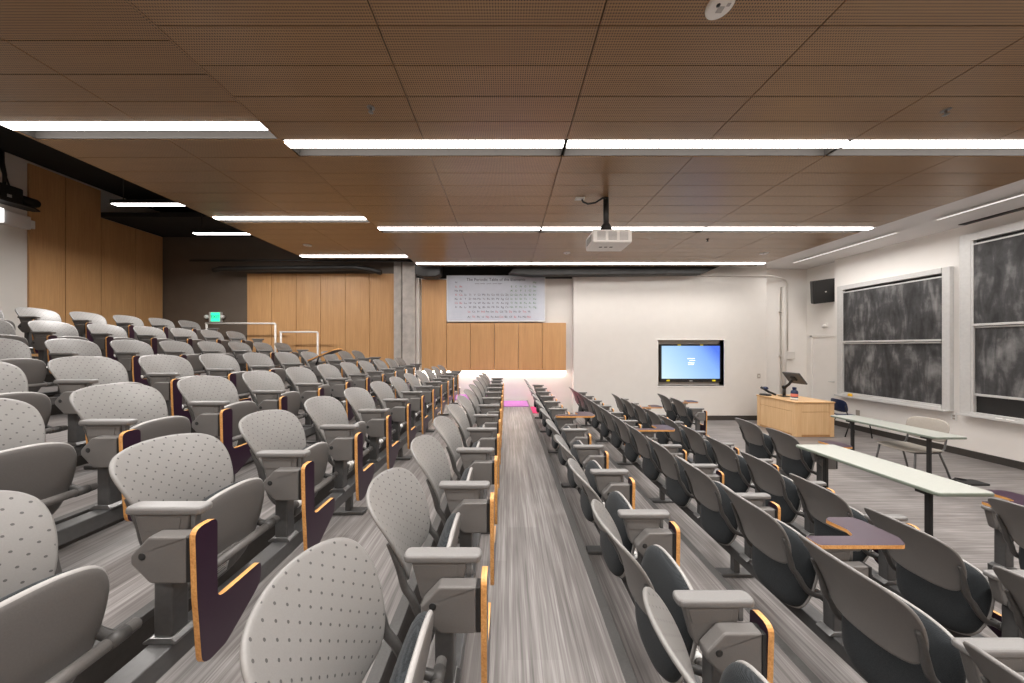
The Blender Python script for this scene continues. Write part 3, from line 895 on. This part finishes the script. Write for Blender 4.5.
t = thing('tablet_monitor', 'grey monitor tilted back on a black arm on the lectern', 'monitor', (7.50, 8.12, LZ))
b = MB(); b.box((-0.09, -0.09, 0), (0.09, 0.09, 0.02), M['black'], 0.006); b.build('base', t)
b = MB(); b.tube([(0, 0, 0.015), (0, 0, 0.27)], 0.035, M['black'], 12); b.tube([(0, 0, 0.24), (-0.03, -0.16, 0.34), (-0.10, -0.36, 0.50)], [0.035, 0.03, 0.026], M['black'], 10)
b.lathe([(0.0, -0.045), (0.045, -0.04), (0.05, 0.0), (0.045, 0.04), (0.0, 0.045)], M['black'], 14, Matrix.Translation((0, 0, 0.26)))
b.build('arm', t)
rx = Matrix.Translation((-0.125, -0.42, 0.54)) @ Matrix.Rotation(-0.65, 4, 'Y')
b = MB(); tmp = rounded([(-0.23, -0.175), (0.23, -0.175), (0.23, 0.175), (-0.23, 0.175)], 0.02, 3)
b.prism(tmp, 0, -0.012, 0.020, M['steel'], 0.006, frame=rx); mo = b.build('monitor_case', t)
b = MB(); b.prism([(-0.21, -0.155), (0.21, -0.155), (0.21, 0.155), (-0.21, 0.155)], 0, 0.0195, 0.022, M['black'], frame=rx); b.build('glass', mo)
b = MB(); b.prism(rounded([(-0.06, -0.06), (0.06, -0.06), (0.06, 0.06), (-0.06, 0.06)], 0.01, 2), 0, -0.035, -0.010, M['black'], 0.004, frame=rx); b.build('mount_plate', mo)

t = thing('desk_lamp', 'black folded arm lamp with navy head on the far corner of the lectern', 'lamp', (7.18, 8.34, LZ))
b = MB(); b.lathe([(0.0, 0), (0.13, 0), (0.14, 0.015), (0.12, 0.035), (0.0, 0.045)], M['black'], 20); b.build('base', t)
b = MB(); b.tube([(0.20, -0.10, 0.03), (0.06, -0.04, 0.10), (-0.10, 0.02, 0.22)], [0.028, 0.03, 0.034], M['black'], 10); b.build('arm', t)
b = MB(); b.lathe([(0.0, 0), (0.06, 0.005), (0.07, 0.03), (0.055, 0.07), (0.0, 0.085)], M['blue'], 16, Matrix.Translation((0.0, 0.0, 0.16))); b.build('lamp_head', t, label='navy blue lamp head')

t = thing('spray_bottle', 'navy blue bottle with a salmon label on the lectern', 'bottle', (7.30, 7.62, LZ))
b = MB(); b.lathe([(0.0, 0), (0.066, 0), (0.072, 0.01), (0.072, 0.20), (0.06, 0.235), (0.035, 0.25), (0.035, 0.27)], M['blue'], 20); b.build('bottle_body', t)
b = MB(); b.lathe([(0.0725, 0.085), (0.0735, 0.087), (0.0735, 0.155), (0.0725, 0.157)], M['red'], 20); b.build('paper_label', t, label='salmon paper label')
b = MB(); b.lathe([(0.0, 0.262), (0.042, 0.262), (0.042, 0.31), (0.036, 0.318), (0.0, 0.318)], M['blue'], 16); b.build('cap', t)
b = MB(); b.lathe([(0.0725, 0.012), (0.0735, 0.014), (0.0735, 0.055), (0.0725, 0.057)], M['sticker'], 20); b.build('paper_band', t, label='white paper band')

# ------------------------------------------------------------------ two long tables
def table(label, x0, x1, y0, y1, zt):
    t = thing('training_table', label, 'table', ((x0+x1)/2, (y0+y1)/2, 0))
    a, c = (x1-x0)/2, (y1-y0)/2
    b = MB(); b.prism(rounded([(-a, -c), (a, -c), (a, c), (-a, c)], 0.035, 4), 2, zt-0.035, zt-0.003, M['tedge'], 0.008, 3)
    b.prism(rounded([(-a+0.006, -c+0.006), (a-0.006, -c+0.006), (a-0.006, c-0.006), (-a+0.006, c-0.006)], 0.032, 4), 2, zt-0.01, zt, M['table'], 0.002, 1)
    b.build('table_top', t)
    for y in (-c+0.14, c-0.30):
        b = MB(); b.box((-a+0.085, y-0.02, 0.05), (-a+0.125, y+0.02, zt-0.06), M['black'], 0.008)
        b.box((-a+0.02, y-0.04, zt-0.065), (a-0.06, y+0.04, zt-0.035), M['black'], 0.006)
        b.prism(rounded([(-a+0.03, 0.0), (a-0.03, 0.0), (a-0.03, 0.02), (-a+0.16, 0.055), (-a+0.05, 0.055)], 0.006, 2), 1, y-0.032, y+0.032, M['black'], 0.004)
        b.build('leg', t)
    return t
table('long pale grey table nearer the viewer, in front of the seat rows', 3.93, 4.46, 2.73, 4.10, 0.87)
table('long grey table farther off, near the chalkboards, with a chair behind it', 6.31, 6.80, 4.42, 5.87, 0.87)

# loose chairs by the chalkboards
def shell_chair(name, label, loc, rz, mat, frame_mat, scale=1.0):
    t = thing(name, label, 'chair', loc, rz); t.scale = (scale,)*3
    # seat: dished pan with a waterfall front (local +x is forward)
    b = MB()
    def sl(k, off):
        out = []
        for s, u in closed_curve([(0, -0.22), (0.15, -0.22), (0.215, -0.19), (0.23, -0.08), (0.24, 0.08), (0.225, 0.20), (0.15, 0.235), (0, 0.24)], 4):
            s *= k; u *= k
            z = 0.455 + 0.25*s*s - 0.35*max(0, u-0.12)**1.5 + 0.10*max(0, -u-0.1)**1.3 + off
            out.append((u, s, z))
        return out
    b.rings([sl(0.05, 0.008), sl(0.5, 0.008), sl(0.9, 0.008), sl(0.985, 0.006), sl(1, 0), sl(0.985, -0.006), sl(0.9, -0.008), sl(0.05, -0.008)], [mat])
    b.build('seat', t)
    b = MB()
    def bl(k, off):
        out = []
        for s, u in closed_curve([(0, -0.15), (0.14, -0.145), (0.205, -0.11), (0.225, 0.0), (0.215, 0.10), (0.15, 0.15), (0, 0.16)], 4):
            s *= k; u *= k
            x = -0.245 - 0.20*(u+0.15) + 0.75*s*s + off
            out.append((x, s, 0.72+u))
        return out
    b.rings([bl(0.05, 0.008), bl(0.5, 0.008), bl(0.9, 0.008), bl(0.985, 0.005), bl(1, 0), bl(0.985, -0.005), bl(0.9, -0.008), bl(0.05, -0.008)], [mat])
    b.build('backrest', t)
    for s in (-1, 1):
        b = MB(); b.tube([(0.19, s*0.20, 0.44), (0.22, s*0.215, 0.22), (0.24, s*0.225, 0.0)], 0.011, frame_mat, 8); b.build('leg', t)
        b = MB(); b.tube([(-0.14, s*0.20, 0.44), (-0.22, s*0.215, 0.22), (-0.29, s*0.225, 0.0)], 0.011, frame_mat, 8); b.build('leg', t)
        b = MB(); b.tube([(0.19, s*0.20, 0.435), (-0.14, s*0.20, 0.435), (-0.215, s*0.20, 0.50), (-0.245, s*0.195, 0.64), (-0.262, s*0.19, 0.74)], 0.011, frame_mat, 8); b.build('back_tube', t)
    b = MB(); b.tube([(0.185, -0.20, 0.435), (0.185, 0.20, 0.435)], 0.009, frame_mat, 8); b.tube([(-0.14, -0.20, 0.435), (-0.14, 0.20, 0.435)], 0.009, frame_mat, 8)
    b.build('cross_bar', t)
    return t
shell_chair('stacking_chair', 'pale beige shell chair with metal legs behind the far table', (6.74, 5.02, 0), PI, M['beige'], M['steel'], 1.15)
shell_chair('stacking_chair', 'navy blue shell chair with black legs beside the lectern', (8.60, 7.50, 0), -0.2, M['blue'], M['black'], 1.02)

t = thing('floor_box', 'small black cable box lying on the floor behind the tables', 'floor box', (7.50, 4.85, 0))
b = MB(); b.prism(rounded([(-0.17, -0.10), (0.17, -0.10), (0.17, 0.10), (-0.17, 0.10)], 0.03, 4), 2, 0.0, 0.025, M['black'], 0.008); b.build('cover', t)
b = MB(); b.tube([(0.0, 0.05, 0.03), (-0.10, 0.10, 0.04), (-0.22, 0.06, 0.014), (-0.30, -0.02, 0.012)], 0.011, M['black'], 8); b.build('cable', t)

# ------------------------------------------------------------------ projector
t = thing('projector', 'white projector hanging from a black ceiling pole', 'projector', (1.55, 4.61, HC+1.53))
b = MB(); b.box((-0.29, -0.21, 0), (0.29, 0.21, 0.20), M['offwhite'], 0.028, 3); body = b.build('projector_body', t)
for x in (-0.165, 0.0, 0.165):
    b = MB()
    for i in range(7):
        b.box((x-0.062, -0.2145, 0.045+0.018*i), (x+0.062, -0.208, 0.055+0.018*i), M['vent'], 0.001, 1)
    b.build('vent', body)
b = MB()
for i in range(8): b.box((-0.2945, -0.13+0.035*i, 0.05), (-0.288, -0.112+0.035*i, 0.15), M['vent'], 0.001, 1)
b.build('vent', body)
for x in (-0.11, -0.03, 0.05):
    b = MB(); b.box((x-0.03, -0.03+0.2*0, -0.004), (x+0.015, 0.005, 0.001), M['dark'], 0.001, 1); b.build('foot_screw', body)
b = MB(); b.lathe([(0.0, 0), (0.055, 0), (0.055, 0.03), (0.047, 0.035), (0.0, 0.032)], M['black'], 18, Matrix.Translation((0.14, 0.21, 0.10)) @ Matrix.Rotation(-PI/2, 4, 'X')); b.build('lens', body)
b = MB(); b.box((-0.27, -0.16, 0.203), (0.27, 0.06, 0.217), M['black'], 0.004); b.build('mount_plate', t)
b = MB(); b.tube([(-0.055, -0.08, 0.215), (-0.055, -0.08, 0.735)], 0.040, M['black'], 16)
b.lathe([(0.0, 0), (0.085, 0), (0.09, 0.03), (0.06, 0.09), (0.042, 0.12)], M['black'], 18, Matrix.Translation((-0.055, -0.08, 0.217))); b.build('pole', t)
b = MB(); b.tube([(-0.055, -0.115, 0.70), (-0.12, -0.115, 0.70), (-0.22, -0.10, 0.64), (-0.33, -0.09, 0.625), (-0.40, -0.08, 0.66), (-0.42, -0.08, 0.70)], 0.014, M['black'], 8); b.build('cable', t)
b = MB(); b.box((-0.52, -0.12, 0.70), (-0.38, -0.04, 0.722), M['sticker'], 0.006); b.build('ceiling_socket', t)

# small ceiling fittings
def ceil_disc(name, label, cat, x, y, z, r, h, mat, holes=False):
    t = thing(name, label, cat, (x, y, z))
    b = MB(); b.lathe([(0.0, -h), (r*0.8, -h), (r*0.97, -h*0.6), (r, 0)], M[mat], 24); b.build('housing', t)
    if holes:
        b = MB(); b.lathe([(0.0, -h-0.002), (r*0.15, -h-0.002), (r*0.15, -h+0.002)], M['black'], 12, Matrix.Translation((-r*0.28, -r*0.2, 0))); b.build('sensor', t)
        b = MB(); b.box((-r*0.18, -r*0.12, -h-0.002), (r*0.30, r*0.34, -h+0.002), M['vent'], 0.001); b.build('grille', t)
        b = MB(); b.box((r*0.35, -r*0.36, -h-0.002), (r*0.62, -r*0.12, -h+0.002), M['vent'], 0.001); b.build('indicator', t)
    else:
        b = MB(); b.tube([(0, 0, -h-0.035), (0, 0, -h+0.002)], 0.010, M['bright' if mat != 'black' else 'black'], 8)
        b.lathe([(0.0, -h-0.04), (0.024, -h-0.04), (0.024, -h-0.036), (0.0, -h-0.034)], M['bright' if mat != 'black' else 'black'], 12); b.build('deflector', t)
    return t
ceil_disc('smoke_detector', 'white round smoke detector on the wood ceiling at the top edge', 'smoke detector', 1.40, 1.97, ZC, 0.085, 0.025, 'offwhite', True)
ceil_disc('ceiling_sprinkler', 'small metal sprinkler in the wood ceiling left of the aisle', 'sprinkler', -1.28, 2.82, ZC, 0.035, 0.006, 'bright')
ceil_disc('ceiling_sprinkler', 'small metal sprinkler in the wood ceiling at the far right', 'sprinkler', 4.17, 2.85, ZC, 0.035, 0.006, 'bright')
ceil_disc('ceiling_sprinkler', 'tiny dark sprinkler in the wood ceiling right of the projector', 'sprinkler', 4.18, 6.25, ZC, 0.03, 0.01, 'black')
ceil_disc('ceiling_sprinkler', 'tiny dark sprinkler under the white ceiling strip', 'sprinkler', 7.30, 5.95, ZW-0.035, 0.03, 0.01, 'black')
ceil_disc('smoke_detector', 'small pale detector on the wood ceiling before the speaker corner', 'smoke detector', 6.15, 7.18, ZC, 0.09, 0.02, 'ceilwhite', True)
ceil_disc('smoke_detector', 'small pale detector on the wood ceiling left of the projector', 'smoke detector', 1.43, 7.15, ZC, 0.08, 0.02, 'ceilwhite', True)
ceil_disc('smoke_detector', 'small pale detector on the upper wood ceiling at the left', 'smoke detector', -4.80, 7.22, ZW, 0.09, 0.02, 'ceilwhite', True)

# white ceiling strip: slots with lamps added to brighten the right side, shadow gap
for lab, x, y0, y1, pw_ in (('slim slot in the white ceiling near the speaker, with an added lamp', 8.20, 6.3, 8.6, 34.0),
                            ('slim slot in the white ceiling before the taller chalkboard, with an added lamp', 8.15, 1.5, 5.7, 62.0)):
    t = thing('added_slot_light', lab, 'light', (x, (y0+y1)/2, ZW-0.035), PI/2)
    h = (y1-y0)/2
    b = MB(); b.box((-h, -0.045, -0.010), (h, 0.045, 0.0), M['offwhite'], 0.003); b.build('housing', t)
    b = MB(); b.box((-h+0.02, -0.022, -0.014), (h-0.02, 0.022, -0.008), M['soft'], 0.002); b.build('diffuser', t)
    downlight(t, 2*h-0.06, 0.04, 0, 0, -0.016, pw_, 170)
b = MB(); b.box((9.02, 1.5, ZW-0.016), (9.16, 6.0, ZW-0.002), M['duct'], 0.004)
tag(b.build('screen_slot'), 'dark slot in the white ceiling along the right wall', 'slot')

# ------------------------------------------------------------------ speaker, conduits, sensor in the right corner
t = thing('wall_speaker', 'black loudspeaker tilted on a bracket above the door', 'speaker', (9.17, 8.72, HC+1.62))
fr = Matrix.Rotation(-0.40, 4, 'Z') @ Matrix.Rotation(0.16, 4, 'X') @ Matrix.Rotation(-0.10, 4, 'Y')
b = MB(); b.prism(rounded([(-0.27, -0.15), (0.27, -0.15), (0.21, 0.15), (-0.21, 0.15)], 0.02, 2), 2, -0.33, 0.33, M['black'], 0.012, frame=fr); b.build('cabinet', t)
b = MB(); b.prism(rounded([(-0.24, -0.30), (0.24, -0.30), (0.24, 0.30), (-0.24, 0.30)], 0.02, 2), 1, -0.162, -0.148, M['black'], 0.004, frame=fr); b.build('grille', t)
b = MB(); b.box((-0.015, -0.166, -0.03), (0.02, -0.161, 0.0), M['sticker']); o = b.build('badge', t); o.matrix_local = fr
b = MB(); b.tube([(0.05, 0.10, 0.05), (0.18, 0.10, 0.05), (0.27, 0.10, 0.05)], 0.022, M['black'], 8); b.box((0.245, 0.0, -0.05), (0.268, 0.2, 0.2), M['black'], 0.004); b.build('wall_bracket', t)

b = MB(); zc = HC+2.13
b.tube([(2.2, 8.97, zc), (7.9, 8.97, zc), (8.25, 9.15, zc), (8.60, 9.36, zc), (8.74, 9.40, zc-0.04), (8.80, 9.41, zc-0.15), (8.80, 9.41, HC-0.15)], 0.020, M['white'], 10)
tag(b.build('conduit'), 'thin white conduit along the top of the back wall, bending down the corner', 'pipe')
b = MB(); b.tube([(8.63, 9.35, 0.0), (8.63, 9.35, HC+1.88)], 0.06, M['white'], 14)
for z in (0.6, 1.9, 3.3): b.box((8.55, 9.34, z), (8.71, 9.449, z+0.03), M['white'], 0.004)
tag(b.build('standpipe'), 'thick white vertical pipe in the back right corner', 'pipe')
t = thing('junction_box', 'white junction box at the foot of the thin corner conduit', 'box', (8.86, 9.45, HC-0.38))
b = MB(); b.box((-0.15, -0.10, 0), (0.12, 0, 0.24), M['offwhite'], 0.008); b.build('enclosure', t)
b = MB(); b.box((-0.14, -0.108, 0.01), (0.11, -0.098, 0.23), M['white'], 0.004); b.build('lid', t)
t = thing('motion_sensor', 'small white sensor on the wall above the door', 'sensor', (9.44, 8.88, HC+0.64))
b = MB(); b.box((-0.05, -0.06, -0.05), (0, 0.06, 0.07), M['offwhite'], 0.01); b.build('base', t)
b = MB(); b.tube([(-0.04, 0, 0), (-0.17, -0.10, -0.04)], [0.035, 0.05], M['offwhite'], 12); b.build('head', t)

# ------------------------------------------------------------------ periodic table
PX0, PX1, PZ0, PZ1 = -1.83, 1.16, HC+0.77, HC+2.17
PY = YL-0.125
t = thing('periodic_table_poster', 'large white periodic table poster on the back wall', 'poster', (0, PY, 0))
b = MB(); b.box((PX0, 0, PZ0), (PX1, 0.012, PZ1), M['poster'], 0.002, 1); b.build('sheet', t)
b = MB()
for x in (PX0, PX1-0.02): b.box((x, -0.006, PZ0), (x+0.02, 0, PZ1), M['sticker'])
b.box((PX0, -0.006, PZ0), (PX1, 0, PZ0+0.03), M['sticker']); b.build('border', t)
sx = (PX1-PX0)/790.0; szz = 1.265/360.0
def pc(x, y): return (PX0+(x-105)*sx, PZ0+(515-y)*szz)
SYM = ("H He Li Be B C N O F Ne Na Mg Al Si P S Cl Ar K Ca Sc Ti V Cr Mn Fe Co Ni Cu Zn Ga Ge As Se Br Kr Rb Sr Y Zr Nb Mo Tc Ru Rh Pd Ag Cd In Sn Sb Te I Xe "
       "Cs Ba La Ce Pr Nd Pm Sm Eu Gd Tb Dy Ho Er Tm Yb Lu Hf Ta W Re Os Ir Pt Au Hg Tl Pb Bi Po At Rn Fr Ra Ac Th Pa U Np Pu Am Cm Bk Cf Es Fm Md No Lr Rf Db Sg Bh Hs Mt Ds Rg Cn Nh Fl Mc Lv Ts Og").split()
def place(z):
    if z == 1: return (0, 0)
    if z == 2: return (17, 0)
    for a, r in ((3, 1), (11, 2)):
        if a <= z < a+8: return ((z-a) if z-a < 2 else (z-a)+10, r)
    for a, r in ((19, 3), (37, 4)):
        if a <= z < a+18: return (z-a, r)
    for a, r in ((55, 5), (87, 6)):
        if z < a+2: return (z-a, r)
        if z < a+17: return (z-a-2+1.0, r+3-0.0) if z-a-2 < 14 else (2, r)
        if z < a+32: return (z-a-14, r)
def text_geo(mbs, txt, x, z, size, mat, align='CENTER', y=-0.004, ext=0.0012, frame=None):
    cu = bpy.data.curves.new('t', 'FONT'); cu.body = txt; cu.size = size; cu.align_x = align; cu.align_y = 'CENTER'; cu.extrude = ext
    cu.resolution_u = 2
    o = bpy.data.objects.new('t', cu); COL.objects.link(o)
    dg = bpy.context.evaluated_depsgraph_get()
    me = bpy.data.meshes.new_from_object(o.evaluated_get(dg))
    bpy.data.objects.remove(o); bpy.data.curves.remove(cu)
    tb = bmesh.new(); tb.from_mesh(me); bpy.data.meshes.remove(me)
    bmesh.ops.transform(tb, matrix=Matrix.Translation((x, y, z)) @ Matrix.Rotation(PI/2, 4, 'X'), verts=tb.verts)
    if frame is not None: bmesh.ops.transform(tb, matrix=frame, verts=tb.verts)
    mbs.merge(tb, mat)
cells = MB(); syms = MB()
seen_pos = {}
for i, s in enumerate(SYM):
    z = i+1; c, r = place(z)
    if r >= 8:
        y = 430 + 45*(r-8); x = 285+36.9*(c-1)
    else:
        y = 178+35.5*r; x = 182+36.9*c
    X, Z = pc(x, y)
    hw, hh = 17*sx, 16.5*szz
    for a0, b0, a1, b1 in ((-hw, -hh, hw, -hh+0.006), (-hw, hh-0.006, hw, hh), (-hw, -hh, -hw+0.006, hh), (hw-0.006, -hh, hw, hh)):
        cells.box((X+a0, -0.003, Z+b0), (X+a1, 0, Z+b1), M['cell'])
    m = M['inkred'] if (c < 2 and r < 8 and r % 2) or (r >= 8 and z % 3 == 0) else (M['inkgreen'] if c >= 12 and r < 8 else M['ink'])
    text_geo(syms, s, X, Z, 0.085, m)
for k in range(5):        # key box low at the left
    X, Z = pc(150, 425+14*k); X2, _ = pc(225, 0)
    cells.box((X, -0.003, Z-0.006), (X2, 0, Z+0.006), M['cell'])
cells.build('grid_lines', t); syms.build('element_symbols', t)
b = MB(); X, Z = pc(500, 153); text_geo(b, 'The Periodic Table of the Elements', X, Z, 0.125, M['ink'])
X, Z = pc(440, 190); text_geo(b, 'atomic number   symbol   atomic weight', X, Z+0.01, 0.05, M['ink'])
b.build('title_text', t)

# ------------------------------------------------------------------ exit sign and handrails at the far left
t = thing('exit_sign', 'green lit exit sign with two lamp heads on the dark back wall', 'sign', (-8.92, YL, HC+0.92))
b = MB(); b.box((-0.17, -0.08, -0.16), (0.19, 0, 0.15), M['alu'], 0.012); b.build('housing', t)
b = MB(); b.box((-0.10, -0.088, -0.14), (0.17, -0.078, 0.13), M['exitgreen'], 0.004); fp = b.build('face_panel', t)
b = MB(); text_geo(b, 'EXIT', 0.035, -0.005, 0.125, M['ink'], y=-0.090); b.build('lettering', fp)
for x in (-0.23, 0.25):
    b = MB(); b.lathe([(0.0, -0.02), (0.05, -0.02), (0.06, 0.03), (0.04, 0.07), (0.0, 0.08)], M['sticker'], 14,
                      Matrix.Translation((x, -0.06, 0.0)) @ Matrix.Rotation(PI/2, 4, 'X')); b.build('lamp_head', t)
for lab, x0, x1, zt, zb, zb2 in (('white steel handrail by the exit, higher of the two', -8.76, -6.73, HC+0.685, 1.874, 1.60),
                                 ('white steel handrail by the exit, lower of the two', -6.60, -5.50, HC+0.435, 1.60, 1.337)):
    t = thing('handrail', lab, 'handrail', (x1, 8.72, zb2), group='handrails')
    L = x0-x1
    b = MB(); b.tube([(L, 0, zt-zb2), (-0.04, 0, zt-zb2), (-0.01, 0, zt-zb2-0.01), (0, 0, zt-zb2-0.04)], 0.026, M['offwhite'], 10); b.build('top_rail', t)
    b = MB(); b.tube([(0, 0, zt-zb2-0.03), (0, 0, 0)], 0.026, M['offwhite'], 10); b.lathe([(0.0, 0), (0.06, 0), (0.06, 0.01), (0.0, 0.012)], M['offwhite'], 14); b.build('post', t)
    b = MB(); b.tube([(L+0.03, 0, zt-zb2), (L+0.03, 0, zb-zb2)], 0.026, M['offwhite'], 10); b.build('post', t)

# ------------------------------------------------------------------ pipes and ducts in the dark ceiling space
def pipe(name, lab, pts, r, m='duct', flat=None):
    b = MB(); b.tube(pts, r, M[m], 14, flat); return tag(b.build(name), lab, 'pipe' if name != 'air_duct' else 'duct')
pipe('sprinkler_pipe', 'thin dark pipe above the left back panels, upper of two', [(-9.1, 8.62, HC+2.48), (-2.0, 8.62, HC+2.48)], 0.035)
pipe('sprinkler_pipe', 'thicker dark pipe above the left back panels, lower of two', [(-8.6, 8.80, HC+2.25), (-8.4, 8.80, HC+2.30), (-4.4, 8.80, HC+2.33), (-4.0, 8.80, HC+2.27), (-3.7, 8.80, HC+2.18)], 0.07)
b = MB(); b.prism([(0.05, HC+2.12), (0.7, HC+2.06), (5.6, HC+2.10), (6.2, HC+2.35), (0.3, HC+2.40)], 1, 8.62, 8.90, M['duct'], 0.02)
tag(b.build('air_duct'), 'long dark air duct over the back wall right of the poster', 'duct')
b = MB(); b.prism(rounded([(-2.65, HC+2.10), (-2.45, HC+2.02), (-2.05, HC+2.02), (-1.92, HC+2.10), (-1.92, HC+2.4), (-2.65, HC+2.4)], 0.05, 3), 1, 8.60, 8.95, M['duct'], 0.02)
tag(b.build('air_duct'), 'short dark air duct between the column and the poster', 'duct')

# ------------------------------------------------------------------ camera unit and emergency light on the left wall
t = thing('wall_camera', 'black camera unit on a shelf bracket high on the left wall', 'camera', (XL, 6.40, HC+3.0))
b = MB(); b.prism(rounded([(0.0, -0.45), (0.30, -0.45), (0.36, 0.10), (0.22, 0.28), (0.0, 0.28)], 0.05, 4), 2, 0.0, 0.03, M['black'], 0.008); b.build('shelf', t)
b = MB(); b.box((0.04, -0.40, 0.03), (0.30, 0.00, 0.36), M['black'], 0.03); b.build('camera_body', t)
b = MB(); b.tube([(0.17, -0.02, 0.17), (0.17, 0.24, 0.17)], 0.095, M['black'], 18); b.tube([(0.17, 0.24, 0.17), (0.17, 0.27, 0.17)], 0.075, M['duct'], 18); b.build('lens', t)
b = MB(); b.box((0.298, -0.22, 0.10), (0.306, -0.16, 0.16), M['vent'], 0.003); b.build('badge', t)
b = MB(); b.tube([(0.12, -0.15, 0.34), (0.12, -0.14, 0.60), (0.09, -0.17, 0.85), (0.06, -0.16, 1.08)], [0.02, 0.03, 0.045, 0.05], M['black'], 10)
b.tube([(0.16, -0.10, 0.34), (0.15, -0.13, 0.50), (0.12, -0.14, 0.62)], 0.014, M['black'], 8); b.build('cable', t)
t = thing('emergency_light', 'white emergency light box on the left wall under the camera unit', 'light', (XL, 6.35, HC+2.72))
b = MB(); b.box((0.0, -0.12, -0.14), (0.12, 0.26, 0.14), M['ceilwhite'], 0.012); b.build('housing', t)
b = MB(); b.box((0.03, -0.22, -0.13), (0.15, -0.11, 0.16), M['spark'], 0.012); b.build('lamp', t)
b = MB(); b.box((0.02, 0.255, -0.10), (0.10, 0.33, 0.08), M['offwhite'], 0.008); b.build('test_cap', t)

# ------------------------------------------------------------------ render look
w = bpy.data.worlds.new('world'); scene.world = w; w.use_nodes = True
w.node_tree.nodes['Background'].inputs[0].default_value = (0.02, 0.02, 0.02, 1)
vs = scene.view_settings
scene.display_settings.display_device = 'sRGB'
vs.view_transform = 'Standard'; vs.look = 'None'; vs.gamma = 1.0; vs.use_curve_mapping = False
vs.exposure = 0.28
scene.cycles.use_denoising = True
scene.cycles.max_bounces = 10; scene.cycles.diffuse_bounces = 6; scene.cycles.glossy_bounces = 4
scene.cycles.sample_clamp_indirect = 8.0
